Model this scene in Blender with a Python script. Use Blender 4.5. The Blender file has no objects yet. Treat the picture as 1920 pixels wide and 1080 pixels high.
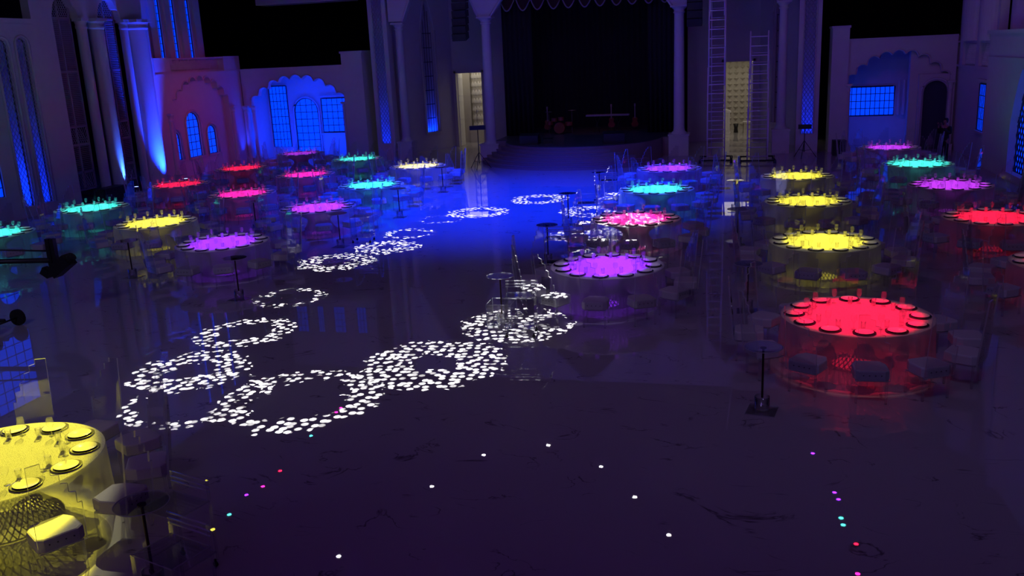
import bpy, math, random
from mathutils import Vector, Matrix
random.seed(7)
PI = math.pi
SC = bpy.context.scene
COL = SC.collection

# ------------------------------------------------------------------ camera
F_PX, PITCH, ROLL, YAW, CAM_Z = 1693.2, math.radians(14.585), math.radians(-2.692), math.radians(14.038), 5.03
fw = Vector((-math.sin(YAW)*math.cos(PITCH), math.cos(YAW)*math.cos(PITCH), -math.sin(PITCH)))
r0 = Vector((math.cos(YAW), math.sin(YAW), 0)); u0 = r0.cross(fw)
cr, sr = math.cos(ROLL), math.sin(ROLL)
RT, UP = r0*cr + u0*sr, u0*cr - r0*sr
cam = bpy.data.cameras.new('camera'); camo = bpy.data.objects.new('camera', cam); COL.objects.link(camo)
m = Matrix((RT, UP, -fw)).transposed().to_4x4(); m.translation = (0, 0, CAM_Z)
camo.matrix_world = m
cam.sensor_width = 36; cam.lens = F_PX*36/1920; cam.clip_end = 200
SC.camera = camo
def proj(p):
    d = Vector(p)-Vector((0, 0, CAM_Z)); z = d.dot(fw)
    return 960+F_PX*d.dot(RT)/z, 540-F_PX*d.dot(UP)/z

# ------------------------------------------------------------------ world, exposure
SC.view_settings.view_transform = 'Standard'; SC.view_settings.look = 'None'
SC.view_settings.gamma = 1; SC.view_settings.exposure = 0.0
SC.view_settings.use_curve_mapping = False
w = bpy.data.worlds.new('world'); SC.world = w; w.use_nodes = True
w.node_tree.nodes['Background'].inputs[0].default_value = (0.25, 0.1, 0.55, 1)
w.node_tree.nodes['Background'].inputs[1].default_value = 0.006
SC.cycles.transparent_max_bounces = 20
SC.cycles.max_bounces = 5; SC.cycles.diffuse_bounces = 3; SC.cycles.glossy_bounces = 3; SC.cycles.transmission_bounces = 2
SC.cycles.caustics_reflective = False; SC.cycles.caustics_refractive = False
SC.cycles.sample_clamp_indirect = 3.0
SC.cycles.use_denoising = True

YEL, TEA, RED, PNK, PUR, VIO = (.62, .54, .034), (.035, .56, .45), (.62, .006, .03), (.62, .011, .24), (.15, .014, .62), (.27, .02, .46)
BLU = (.0, .03, 1)

def spot(name, loc, aim, col, power, deg, blend=.15, rad=.06, nodes=None):
    l = bpy.data.lights.new(name, 'SPOT'); l.color = col; l.energy = power
    l.spot_size = math.radians(deg); l.spot_blend = blend; l.shadow_soft_size = rad
    o = bpy.data.objects.new(name, l); COL.objects.link(o); o.location = loc
    o.rotation_euler = (Vector(aim)-Vector(loc)).to_track_quat('-Z', 'Y').to_euler()
    return o
def area(name, loc, aim, col, power, sx, sy, spread=180):
    l = bpy.data.lights.new(name, 'AREA'); l.shape = 'RECTANGLE'; l.size = sx; l.size_y = sy
    l.color = col; l.energy = power; l.spread = math.radians(spread)
    o = bpy.data.objects.new(name, l); COL.objects.link(o); o.location = loc
    o.rotation_euler = (Vector(aim)-Vector(loc)).to_track_quat('-Z', 'Y').to_euler()
    return o

# general purple wash from the front-of-house rig and the ceiling, plus added white fill
area('purple_wash_front', (-4, -6, 11), (-8, 22, 0), (.34, .10, 1), 175, 14, 4)
area('magenta_wash_ceiling', (-3, 16, 13), (-3, 16, 0), (.55, .16, .8), 75, 16, 16)
area('white_wash_left', (-12, 6, 8), (-25, 26, 3), (.5, .48, 1), 135, 2, 2)
area('red_wash_left', (-17.5, 37, 6.5), (-25, 39.6, 1.8), (1, .05, .3), 14, 1.5, 1.5, 70)
area('white_fill_right', (2, 8, 9), (9.3, 34, 3), (.45, .42, 1), 70, 2, 2)  # added fill lamp that lightens the near right wall
area('magenta_wash_right', (4, 28, 10), (7.5, 43, 2), (.45, .1, .8), 32, 1.5, 1.5, 110)
area('violet_wash_stage', (-7, 30, 11), (-7, 43, 3), (.3, .15, 1), 90, 8, 1, 120)
area('soft_white_fill', (-5.5, 13, 12.5), (-6, 15, 0), (.95, .8, 1), 3, 3, 3, 75)  # added weak fill lamp, lifts the floor tone around the dot rings
# blue flood on the dance floor before the stage
spot('blue_floor_flood', (-7.6, 29.5, 13.5), (-7.6, 30.6, 0), (.0, .022, 1), 30000, 76, 1, .3)
spot('blue_side_flood', (2, 20, 13), (-10, 29, 0), (.02, .03, 1), 3500, 60, 1.0, .3)

# ------------------------------------------------------------------ materials
def mat(name, base=(.8, .8, .8), rough=.5, metal=0, coat=0, coat_r=.03, spec=.5, emit=None, es=1, bump=0, bscale=20, var=0):
    m = bpy.data.materials.new(name); m.use_nodes = True
    nt = m.node_tree; b = nt.nodes['Principled BSDF']
    b.inputs['Base Color'].default_value = (*base, 1); b.inputs['Roughness'].default_value = rough
    b.inputs['Metallic'].default_value = metal; b.inputs['Coat Weight'].default_value = coat
    b.inputs['Coat Roughness'].default_value = coat_r; b.inputs['Specular IOR Level'].default_value = spec
    if emit:
        b.inputs['Emission Color'].default_value = (*emit, 1); b.inputs['Emission Strength'].default_value = es
    if bump or var:
        tc = nt.nodes.new('ShaderNodeTexCoord'); n = nt.nodes.new('ShaderNodeTexNoise')
        n.inputs['Scale'].default_value = bscale; n.inputs['Detail'].default_value = 4
        nt.links.new(tc.outputs['Object'], n.inputs['Vector'])
        if bump:
            bu = nt.nodes.new('ShaderNodeBump'); bu.inputs['Strength'].default_value = bump; bu.inputs['Distance'].default_value = .02
            nt.links.new(n.outputs['Fac'], bu.inputs['Height']); nt.links.new(bu.outputs['Normal'], b.inputs['Normal'])
        if var:
            mx = nt.nodes.new('ShaderNodeMix'); mx.data_type = 'RGBA'
            mx.inputs['A'].default_value = (*[c*(1-var) for c in base], 1); mx.inputs['B'].default_value = (*base, 1)
            nt.links.new(n.outputs['Fac'], mx.inputs['Factor']); nt.links.new(mx.outputs['Result'], b.inputs['Base Color'])
    return m

def diffuser(name):
    m = bpy.data.materials.new(name); m.use_nodes = True; nt = m.node_tree; nt.nodes.clear()
    o = nt.nodes.new('ShaderNodeOutputMaterial'); d = nt.nodes.new('ShaderNodeBsdfDiffuse'); t = nt.nodes.new('ShaderNodeBsdfTranslucent')
    d.inputs[0].default_value = t.inputs[0].default_value = (.8, .8, .85, 1)
    x = nt.nodes.new('ShaderNodeMixShader'); x.inputs[0].default_value = .6
    nt.links.new(d.outputs[0], x.inputs[1]); nt.links.new(t.outputs[0], x.inputs[2]); nt.links.new(x.outputs[0], o.inputs[0]); return m
def clear(name, tint=(.93, .95, .97), diff=.0, rough=.03, boost=1.0, ior=1.49):
    m = bpy.data.materials.new(name); m.use_nodes = True; nt = m.node_tree; nt.nodes.clear()
    o = nt.nodes.new('ShaderNodeOutputMaterial'); t = nt.nodes.new('ShaderNodeBsdfTransparent')
    g = nt.nodes.new('ShaderNodeBsdfGlossy'); fr = nt.nodes.new('ShaderNodeLayerWeight'); mx = nt.nodes.new('ShaderNodeMixShader')
    t.inputs[0].default_value = (*tint, 1); g.inputs['Roughness'].default_value = rough; fr.inputs[0].default_value = .5
    mu = nt.nodes.new('ShaderNodeMath'); mu.operation = 'MULTIPLY'; mu.inputs[1].default_value = boost; mu.use_clamp = True
    pw = nt.nodes.new('ShaderNodeMath'); pw.operation = 'POWER'; pw.inputs[1].default_value = 4
    ad = nt.nodes.new('ShaderNodeMath'); ad.operation = 'MULTIPLY_ADD'; ad.inputs[1].default_value = .9; ad.inputs[2].default_value = .05
    nt.links.new(fr.outputs['Facing'], pw.inputs[0]); nt.links.new(pw.outputs[0], ad.inputs[0])
    nt.links.new(ad.outputs[0], mu.inputs[0]); nt.links.new(mu.outputs[0], mx.inputs[0])
    nt.links.new(t.outputs[0], mx.inputs[1]); nt.links.new(g.outputs[0], mx.inputs[2])
    last = mx
    if diff:
        d = nt.nodes.new('ShaderNodeBsdfDiffuse'); d.inputs[0].default_value = (.9, .9, .92, 1)
        tl = nt.nodes.new('ShaderNodeBsdfTranslucent'); tl.inputs[0].default_value = (.9, .9, .92, 1)
        m1 = nt.nodes.new('ShaderNodeMixShader'); m1.inputs[0].default_value = .5
        nt.links.new(d.outputs[0], m1.inputs[1]); nt.links.new(tl.outputs[0], m1.inputs[2])
        m2 = nt.nodes.new('ShaderNodeMixShader'); m2.inputs[0].default_value = diff
        nt.links.new(mx.outputs[0], m2.inputs[1]); nt.links.new(m1.outputs[0], m2.inputs[2]); last = m2
    nt.links.new(last.outputs[0], o.inputs[0])
    return m

def sheer(name, col, trans, weave=0, tl=.4):
    m = bpy.data.materials.new(name); m.use_nodes = True; nt = m.node_tree; nt.nodes.clear()
    o = nt.nodes.new('ShaderNodeOutputMaterial'); t = nt.nodes.new('ShaderNodeBsdfTransparent')
    d = nt.nodes.new('ShaderNodeBsdfDiffuse'); d.inputs[0].default_value = (*col, 1)
    tr = nt.nodes.new('ShaderNodeBsdfTranslucent'); tr.inputs[0].default_value = (*col, 1)
    m1 = nt.nodes.new('ShaderNodeMixShader'); m1.inputs[0].default_value = tl
    nt.links.new(d.outputs[0], m1.inputs[1]); nt.links.new(tr.outputs[0], m1.inputs[2])
    m2 = nt.nodes.new('ShaderNodeMixShader'); m2.inputs[0].default_value = 1-trans
    nt.links.new(t.outputs[0], m2.inputs[1]); nt.links.new(m1.outputs[0], m2.inputs[2])
    if weave:
        tc = nt.nodes.new('ShaderNodeTexCoord'); v = nt.nodes.new('ShaderNodeTexVoronoi'); v.inputs['Scale'].default_value = weave
        v.feature = 'DISTANCE_TO_EDGE'
        mr = nt.nodes.new('ShaderNodeMapRange'); mr.inputs[1].default_value = .02; mr.inputs[2].default_value = .12
        mr.inputs[3].default_value = max(0, 1-trans-.22); mr.inputs[4].default_value = min(1, 1-trans+.15)
        nt.links.new(tc.outputs['Object'], v.inputs['Vector']); nt.links.new(v.outputs[0], mr.inputs[0])
        nt.links.new(mr.outputs[0], m2.inputs[0])
    nt.links.new(m2.outputs[0], o.inputs[0])
    return m

def marble():
    m = mat('polished_marble', (.42, .40, .40), .45, coat=1, coat_r=.012, spec=.25)
    nt = m.node_tree; b = nt.nodes['Principled BSDF']
    tc = nt.nodes.new('ShaderNodeTexCoord'); mp = nt.nodes.new('ShaderNodeMapping'); mp.inputs['Scale'].default_value = (.9, 1.6, 1)
    mp.inputs['Rotation'].default_value = (0, 0, .35)
    n1 = nt.nodes.new('ShaderNodeTexNoise'); n1.inputs['Scale'].default_value = .8; n1.inputs['Detail'].default_value = 5
    n1.inputs['Distortion'].default_value = 1.4
    nt.links.new(tc.outputs['Object'], mp.inputs[0]); nt.links.new(mp.outputs[0], n1.inputs['Vector'])
    s = nt.nodes.new('ShaderNodeMath'); s.operation = 'SUBTRACT'; s.inputs[1].default_value = .5
    a = nt.nodes.new('ShaderNodeMath'); a.operation = 'ABSOLUTE'
    r = nt.nodes.new('ShaderNodeMapRange'); r.inputs[1].default_value = 0; r.inputs[2].default_value = .012
    r.inputs[3].default_value = 1; r.inputs[4].default_value = 0
    nt.links.new(n1.outputs['Fac'], s.inputs[0]); nt.links.new(s.outputs[0], a.inputs[0]); nt.links.new(a.outputs[0], r.inputs[0])
    n2 = nt.nodes.new('ShaderNodeTexNoise'); n2.inputs['Scale'].default_value = 1.7; nt.links.new(tc.outputs['Object'], n2.inputs['Vector'])
    g = nt.nodes.new('ShaderNodeMapRange'); g.inputs[1].default_value = .52; g.inputs[2].default_value = .62
    nt.links.new(n2.outputs['Fac'], g.inputs[0])
    mu = nt.nodes.new('ShaderNodeMath'); mu.operation = 'MULTIPLY'; nt.links.new(r.outputs[0], mu.inputs[0]); nt.links.new(g.outputs[0], mu.inputs[1])
    mx = nt.nodes.new('ShaderNodeMix'); mx.data_type = 'RGBA'; mx.inputs['A'].default_value = (.46, .44, .44, 1); mx.inputs['B'].default_value = (.12, .10, .11, 1)
    nt.links.new(mu.outputs[0], mx.inputs['Factor']); nt.links.new(mx.outputs['Result'], b.inputs['Base Color'])
    return m

MA = dict(
    plaster=mat('white_plaster', (.62, .60, .60), .8, bump=.15, bscale=3, var=.12),
    plaster2=mat('cream_plaster', (.60, .57, .54), .8, bump=.1, bscale=5, var=.1),
    floor=marble(),
    drape=mat('black_drape', (.012, .012, .016), .95, bump=.4, bscale=2),
    black=mat('black_metal', (.012, .012, .014), .45),
    grille=mat('black_speaker_grille', (.02, .02, .022), .7, bump=.3, bscale=80),
    bronze=mat('dark_bronze', (.05, .025, .02), .35, metal=.6),
    alu=mat('brushed_aluminium', (.75, .68, .74), .5),
    acr=clear('clear_acrylic', (.985, .985, .99), boost=1.3),
    acre=clear('acrylic_edge', (.93, .94, .96), diff=.45, rough=.15, boost=3),  # whitish diffuse share stands in for light piped to the edges
    glass=clear('wine_glass', (.99, .99, .99), diff=.08, rough=.03, boost=1.2),
    disc=clear('clear_glass_disc', (.93, .94, .95), rough=.02, boost=1.5),
    cushion=mat('white_leatherette', (.62, .60, .60), .5, bump=.1, bscale=30),
    stud=mat('dark_button', (.05, .05, .06), .4),
    plate=mat('white_porcelain', (.62, .60, .58), .12, spec=.6),
    charger=mat('black_lacquer', (.015, .012, .012), .25),
    clothtop=sheer('sheer_table_top_cloth', (.82, .81, .80), .36, weave=60, tl=.45),
    skirt=sheer('sheer_table_skirt', (.88, .87, .86), .60, tl=.5),
    wire=mat('grey_wire', (.06, .05, .055), .5),
    winblue=mat('blue_lit_glass', (.02, .05, .5), .25, emit=(0, .045, 1), es=1.25),
    windim=mat('dim_blue_glass', (.02, .04, .3), .25, emit=(0, .04, .9), es=.4),
    lat=mat('lattice_paint', (.30, .30, .36), .7),
    muntin=mat('window_muntin', (.03, .03, .05), .6),
    diffuser=diffuser('frosted_panel'),
    screen=mat('louvred_screen_wood', (.32, .28, .34), .6),
    curtain=mat('dark_red_velvet', (.04, .006, .01), .9),
    fringe=mat('gold_fringe', (.28, .22, .28), .7),
    beige=mat('beige_wall', (.50, .465, .40), .8, bump=.1),
    stagefl=mat('stage_floor', (.06, .06, .07), .3),
    step=mat('stage_step_stone', (.24, .17, .19), .6),
    white=mat('white_lacquer', (.8, .79, .75), .35),
    ruffle=mat('white_ruffled_fabric', (.75, .72, .66), .9),
    darkdoor=mat('dark_blue_panel', (.03, .035, .07), .6),
    wood=mat('red_wood', (.25, .04, .03), .3, coat=.5),
    cloth=mat('black_clothing', (.015, .015, .02), .9),
    skin=mat('skin', (.30, .17, .12), .6),
    hair=mat('black_hair', (.01, .008, .008), .6),
    rubber=mat('black_rubber', (.01, .01, .01), .8),
)
def lens_mat(name, col, s):
    m = mat('lamp_lens_'+name, (.1, .1, .1), .3, emit=col, es=s); m.cycles.emission_sampling = 'NONE'; return m

# ------------------------------------------------------------------ mesh builder
class B:
    def __init__(s): s.v = []; s.f = []; s.mi = []; s.sm = []
    def add(s, vs, fs, mi=0, smooth=False):
        o = len(s.v); s.v += [tuple(v) for v in vs]
        for f in fs: s.f.append([i+o for i in f]); s.mi.append(mi); s.sm.append(smooth)
        return s
    def box(s, x0, x1, y0, y1, z0, z1, mi=0):
        return s.add([(x, y, z) for z in (z0, z1) for x, y in ((x0, y0), (x1, y0), (x1, y1), (x0, y1))],
                     [(3, 2, 1, 0), (4, 5, 6, 7), (0, 1, 5, 4), (1, 2, 6, 5), (2, 3, 7, 6), (3, 0, 4, 7)], mi)
    def lathe(s, prof, n=16, c=(0, 0, 0), mi=0, smooth=True):   # prof: list (r,z)
        vs = []; fs = []
        for r, z in prof:
            for k in range(n):
                a = 2*PI*k/n; vs.append((c[0]+r*math.cos(a), c[1]+r*math.sin(a), c[2]+z))
        for i in range(len(prof)-1):
            for k in range(n):
                k2 = (k+1) % n; fs.append((i*n+k, i*n+k2, (i+1)*n+k2, (i+1)*n+k))
        return s.add(vs, fs, mi, smooth)
    def cyl(s, r, z0, z1, n=12, c=(0, 0), mi=0, r2=None):
        r2 = r if r2 is None else r2
        vs = [(c[0]+r*math.cos(2*PI*k/n), c[1]+r*math.sin(2*PI*k/n), z0) for k in range(n)]
        vs += [(c[0]+r2*math.cos(2*PI*k/n), c[1]+r2*math.sin(2*PI*k/n), z1) for k in range(n)]
        s.add(vs, [(k, (k+1) % n, n+(k+1) % n, n+k) for k in range(n)], mi, True)
        return s.add(vs, [tuple(range(n))[::-1], tuple(range(n, 2*n))], mi)
    def tube(s, pts, r, n=6, mi=0, closed=False, rs=None):
        P = [Vector(p) for p in pts]; N = len(P); vs = []; fs = []
        for i, p in enumerate(P):
            if closed: t = P[(i+1) % N]-P[i-1]
            else: t = P[min(i+1, N-1)]-P[max(i-1, 0)]
            if t.length < 1e-9: t = Vector((0, 0, 1))
            t.normalize(); a = Vector((0, 0, 1)) if abs(t.z) < .9 else Vector((1, 0, 0))
            x = t.cross(a).normalized(); y = t.cross(x); rr = rs[i] if rs else r
            for k in range(n):
                g = 2*PI*k/n; vs.append(p+x*rr*math.cos(g)+y*rr*math.sin(g))
        L = N if closed else N-1
        for i in range(L):
            j = (i+1) % N
            for k in range(n): fs.append((i*n+k, i*n+(k+1) % n, j*n+(k+1) % n, j*n+k))
        if not closed: fs += [tuple(range(n))[::-1], tuple(range((N-1)*n, N*n))]
        return s.add(vs, fs, mi, n > 4)
    def prism(s, pts, axis, d0, d1, mi=0, mi_side=None):   # pts 2D outline; axis 'x','y','z'
        def mk(p, d): return {'x': (d, p[0], p[1]), 'y': (p[0], d, p[1]), 'z': (p[0], p[1], d)}[axis]
        n = len(pts); vs = [mk(p, d0) for p in pts]+[mk(p, d1) for p in pts]
        s.add(vs, [tuple(range(n)), tuple(range(n, 2*n))[::-1]], mi)
        return s.add(vs, [(k, (k+1) % n, n+(k+1) % n, n+k) for k in range(n)], mi if mi_side is None else mi_side)
    def xf(s, M):
        s.v = [tuple(M @ Vector(v)) for v in s.v]; return s
    def mesh(s, name, mats):
        me = bpy.data.meshes.new(name); me.from_pydata(s.v, [], s.f)
        for mt in (mats if isinstance(mats, (list, tuple)) else [mats]): me.materials.append(mt)
        me.polygons.foreach_set('material_index', s.mi); me.polygons.foreach_set('use_smooth', s.sm)
        me.validate(); me.update(); return me
    def ob(s, name, mats, parent=None, loc=None):
        o = bpy.data.objects.new(name, s.mesh(name, mats)); COL.objects.link(o)
        if parent: o.parent = parent
        if loc: o.location = loc
        return o
def tag(o, label, cat, group=None):
    o['label'] = label; o['category'] = cat
    if group: o['group'] = group
    return o
def thing(name, label, cat, loc=(0, 0, 0), rz=0, group=None):
    o = bpy.data.objects.new(name, None); COL.objects.link(o); o.empty_display_size = .1
    o.location = loc; o.rotation_euler = (0, 0, rz); return tag(o, label, cat, group)
def st(o): o['kind'] = 'structure'; return o
def copy_tree(o, parent=None):
    c = o.copy(); COL.objects.link(c)
    if parent: c.parent = parent
    for ch in o.children: copy_tree(ch, c)
    return c

# ------------------------------------------------------------------ floor, ceiling, outer shell
st(B().box(-40, 26, -8, 62, -.2, 0).ob('floor', MA['floor']))
st(B().box(-40, 26, -8, 62, 14.5, 14.7).ob('ceiling', MA['drape']))
st(B().box(-40.2, -40, -8, 62, 0, 14.5).ob('wall_far_left', MA['drape']))
st(B().box(26, 26.2, -8, 62, 0, 14.5).ob('wall_far_right', MA['drape']))
st(B().box(-40, 26, 62, 62.2, 0, 14.5).ob('wall_back', MA['drape']))
st(B().box(-40, 26, -8.2, -8, 0, 14.5).ob('wall_rear', MA['drape']))

# wall segment mapper: s along the wall, d depth behind the face, z up
def mapper(kind, c):
    if kind == 'y': return lambda s_, d, z: (s_, c+d, z)
    if kind == 'xl': return lambda s_, d, z: (c-d, s_, z)
    if kind == 'xr': return lambda s_, d, z: (c+d, s_, z)
def slab(b, mp, s0, s1, z0, z1, d0, d1, mi=0):
    vs = [mp(s_, d, z) for z in (z0, z1) for s_, d in ((s0, d0), (s1, d0), (s1, d1), (s0, d1))]
    b.add(vs, [(3, 2, 1, 0), (4, 5, 6, 7), (0, 1, 5, 4), (1, 2, 6, 5), (2, 3, 7, 6), (3, 0, 4, 7)], mi)
def wall_with(b, mp, s0, s1, z0, z1, th, openings, n=40):
    """openings: (a, b, zbottom, topfn) sorted, not overlapping"""
    cur = s0
    for a, e, zb, top in openings:
        if a > cur: slab(b, mp, cur, a, z0, z1, 0, th)
        if zb > z0: slab(b, mp, a, e, z0, zb, 0, th)
        for k in range(n):
            p, q = a+(e-a)*k/n, a+(e-a)*(k+1)/n
            tp, tq = min(top(p), z1), min(top(q), z1)
            vs = [mp(p, 0, tp), mp(q, 0, tq), mp(q, 0, z1), mp(p, 0, z1), mp(p, th, tp), mp(q, th, tq), mp(q, th, z1), mp(p, th, z1)]
            b.add(vs, [(0, 1, 2, 3), (7, 6, 5, 4), (4, 5, 1, 0), (3, 2, 6, 7)])
        cur = e
    if cur < s1: slab(b, mp, cur, s1, z0, z1, 0, th)
def round_top(a, e, zt):     # round arch whose apex is zt
    c, r = (a+e)/2, (e-a)/2
    return lambda x: zt-r+math.sqrt(max(0, r*r-(x-c)**2))
def point_top(a, e, zt, rise):
    c, h = (a+e)/2, (e-a)/2
    return lambda x: zt-rise+rise*(1-(abs(x-c)/h)**1.7)
LOB = [(0, 4.10), (.6, 4.05), (1.18, 3.87), (1.72, 3.53), (2.18, 3.12)]
def scallop(c, dz=0, sc=1.0, r=.315):
    L = [(c+sg*x*sc, z+dz) for x, z in LOB for sg in (1, -1)]
    def f(x):
        best = 2.95+dz
        for lx, lz in L:
            if abs(x-lx) < r*sc: best = max(best, lz+math.sqrt((r*sc)**2-(x-lx)**2))
        return best
    return f
def arc_trim(b, mp, fn, a, e, d0, w_=.05, n=90, mi=0):   # raised moulding along an arch outline
    pts = [mp(a+(e-a)*k/n, d0, fn(a+(e-a)*k/n)) for k in range(n+1)]
    b.tube(pts, w_, 5, mi)
def pane(mp, name, s0, s1, z0, z1, d, nx, nz, top=None, m_='winblue', bar=.026, parent=None, n_=1, midw=None):
    """a window: glass pane with a frame and muntins; returns the frame object"""
    b = B(); k = 24
    tf = top or (lambda x: z1)
    for i in range(k):
        p, q = s0+(s1-s0)*i/k, s0+(s1-s0)*(i+1)/k
        b.add([mp(p, d, z0), mp(q, d, z0), mp(q, d, tf(q)), mp(p, d, tf(p)), mp(p, d+.02, z0), mp(q, d+.02, z0), mp(q, d+.02, tf(q)), mp(p, d+.02, tf(p))],
              [(0, 1, 2, 3), (7, 6, 5, 4)])
    f = B()
    pts = [mp(s0, d-.02, z0)]+[mp(s0+(s1-s0)*i/k, d-.02, tf(s0+(s1-s0)*i/k)) for i in range(k+1)]+[mp(s1, d-.02, z0)]
    f.tube(pts, bar*1.3, 4, closed=True)
    for i in range(1, nx):
        x = s0+(s1-s0)*i/nx; f.tube([mp(x, d-.02, z0), mp(x, d-.02, tf(x))], bar*.6, 4)
    hz = z1-z0
    for j in range(1, nz):
        z = z0+hz*j/nz
        xs = [s0+(s1-s0)*i/60 for i in range(61) if tf(s0+(s1-s0)*i/60) >= z]
        if len(xs) > 1: f.tube([mp(xs[0], d-.02, z), mp(xs[-1], d-.02, z)], bar*.6, 4)
    fo = st(f.ob(name, MA['muntin'], parent)); g = b.ob('pane', MA[m_], fo)
    return fo
def lattice(b, mp, s0, s1, z0, z1, d, step, r, top=None, mi=0):
    """diagonal lattice bars clipped to the rectangle / arch"""
    tf = top or (lambda x: z1)
    for sg in (1, -1):
        c = -(z1-z0)-(s1-s0)
        while c < (z1-z0)+(s1-s0):
            # line: z - z0 = sg*1.35*(s - s0) + c
            pts = []
            for i in range(61):
                x = s0+(s1-s0)*i/60; z = z0+sg*1.5*(x-s0)+c
                if z0 <= z <= tf(x): pts.append((x, z))
            if len(pts) > 1: b.tube([mp(pts[0][0], d, pts[0][1]), mp(pts[-1][0], d, pts[-1][1])], r, 4, mi)
            c += step

# ------------------------------------------------------------------ back facade, left alcove
NWIN = [0]
def wname(): NWIN[0] += 1; return 'window_%d' % NWIN[0]
YB = 43.7
my = mapper('y', YB)
def alcove(c, x0, x1, H, name, deep=2.6, lo=None, hi=None, sc=1):
    b = B(); a, e = c-2.5, c+2.5
    a = max(a, x0+.02) if lo is None else lo; e = min(e, x1-.02) if hi is None else hi
    fn = scallop(c, 0, sc)
    wall_with(b, my, x0, x1, 0, H, .3, [(a, e, 0, fn)], n=120)
    slab(b, my, x0, x1, H, H+.06, -.05, .35)                  # coping
    arc_trim(b, my, lambda x: fn(x)+.03, max(a, c-2.48*sc), min(e, c+2.48*sc), -.02, .03, 140)
    o = st(b.ob(name, MA['plaster']))
    r = B()                                                     # recess shell
    r.box(x0, x1, YB+deep, YB+deep+.15, 0, H); r.box(x0-.15, x0, YB+.3, YB+deep+.15, 0, H); r.box(x1, x1+.15, YB+.3, YB+deep+.15, 0, H)
    r.box(x0, x1, YB+.3, YB+deep, H-.15, H)
    st(r.ob(name+'_recess', MA['plaster']))
    return o
alcove(-21.85, -24.95, -19.2, 4.78, 'wall_back_left', lo=-24.8, hi=-19.24, sc=1.07)
mb = mapper('y', YB+2.6)
def column(name, label, x, y, z0, z1, r, base_h=.9, cap=True, group=None):
    t = thing(name, label, 'column', (x, y, z0), 0, group)
    bb = B(); bb.box(-r*1.9, r*1.9, -r*1.9, r*1.9, 0, base_h*.92); bb.box(-r*2.05, r*2.05, -r*2.05, r*2.05, base_h*.92, base_h)
    bb.ob('plinth', MA['plaster'], t)
    s_ = B(); h = z1-z0
    s_.lathe([(r*1.6, base_h), (r*1.5, base_h+.06), (r*1.15, base_h+.12), (r*1.05, base_h+.25), (r, h*.5), (r*.92, h-.35)], 20)
    s_.ob('shaft', MA['plaster'], t)
    c_ = B().lathe([(r*.92, h-.35), (r*1.1, h-.33), (r*1.1, h-.28), (r*.95, h-.26), (r*1.05, h-.18), (r*1.5, h-.08)], 20)
    c_.box(-r*1.6, r*1.6, -r*1.6, r*1.6, h-.08, h); c_.ob('capital', MA['plaster'], t)
    return t
for x, z, lab in ((-24.9, 2.98, 'slim white column lit blue at the left end of the left scalloped arch'), (-24.45, 2.95, 'second slim column, just inside the left scalloped arch'),
               (-19.3, 3.0, 'slim column at the right end of the left blue scalloped arch'), (5.0, 3.0, 'slim column at the left end of the right scalloped arch'),
               (9.22, 3.0, 'slim column between the arched doorway and the right wall')):
    column('slim_column', lab, x, YB-.02 if x > -19 or x < -24.6 else YB+.05, 0, z, .1, .25)
mb = mapper('y', YB+2.58)
pane(mb, wname(), -25.0+.2, -23.75, .55, 3.85, -.01, 5, 8)
pane(mb, wname(), -23.35, -22.0, .15, 3.15, -.01, 4, 8, top=round_top(-23.35, -22.0, 3.15))
pane(mb, wname(), -21.75, -19.3, 1.3, 3.1, -.01, 8, 5)
b = B(); b.tube([mb(-23.43, -.05, 0)]+[mb(-22.675+.755*math.cos(PI-PI*k/16), -.05, 2.46+.755*math.sin(PI*k/16)) for k in range(17)]+[mb(-21.92, -.05, 0)], .06, 5)
b.box(-21.85, -19.2, YB+2.45, YB+2.6, 1.18, 1.25); b.box(-21.85, -19.2, YB+2.48, YB+2.6, 3.15, 3.25)
st(b.ob('trim_1', MA['plaster']))
area('left_alcove_blue_uplight', (-22.0, YB+.7, .25), (-22.0, YB+2.4, 3.2), BLU, 190, 4.5, .2)
area('left_alcove_blue_downlight', (-22.0, YB+.6, 3.9), (-22, YB+2.4, 1.6), BLU, 55, 3, .2)
# wash of the slim columns
spot('column_foot_light', (-24.7, YB-.7, .1), (-24.8, YB, 3), BLU, 260, 50, .8)
# stepped pier and end blocks
b = B(); b.box(-19.2, -18.1, YB-.12, YB+1.2, 0, 5.45); b.box(-19.26, -18.04, YB-.16, YB+1.24, 5.38, 5.48); st(b.ob('wall_pier_left', MA['plaster']))
b = B(); b.box(4.24, 4.95, YB-.12, YB+1.2, 0, 5.5); b.box(4.2, 4.99, YB-.16, YB+1.24, 5.42, 5.52); st(b.ob('wall_pier_right', MA['plaster']))

# right alcove
alcove(7.05, 4.95, 9.4, 4.88, 'wall_back_right', lo=5.0, hi=9.18, sc=.86)
pane(mb, wname(), 5.25, 7.35, 1.38, 2.72, -.01, 10, 4)
pane(mapper('xl', 5.05), wname(), YB+.6, YB+1.6, 1.3, 2.7, .02, 2, 4)
b = B(); b.box(7.6, 9.4, YB+.35, YB+.75, 0, 4.5)
md = mapper('y', YB+.1)
wall_with(b, md, 7.95, 9.3, 0, 3.3, .25, [(8.16, 9.16, 0, round_top(8.16, 9.16, 3.0))], n=30)
b.tube([(8.06, YB+.06, 0)]+[(8.66+.6*math.cos(PI-PI*k/16), YB+.06, 2.5+.6*math.sin(PI*k/16)) for k in range(17)]+[(9.26, YB+.06, 0)], .06, 6)
st(b.ob('trim_2', MA['plaster']))
d = B(); n = 24
pts = [(8.16, 0)]+[(8.66+.5*math.cos(PI-PI*k/n), 2.5+.5*math.sin(PI*k/n)) for k in range(n+1)]+[(9.16, 0)]
d.prism(pts, 'y', YB+.30, YB+.36); st(d.ob('door_1', MA['darkdoor']))
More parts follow.
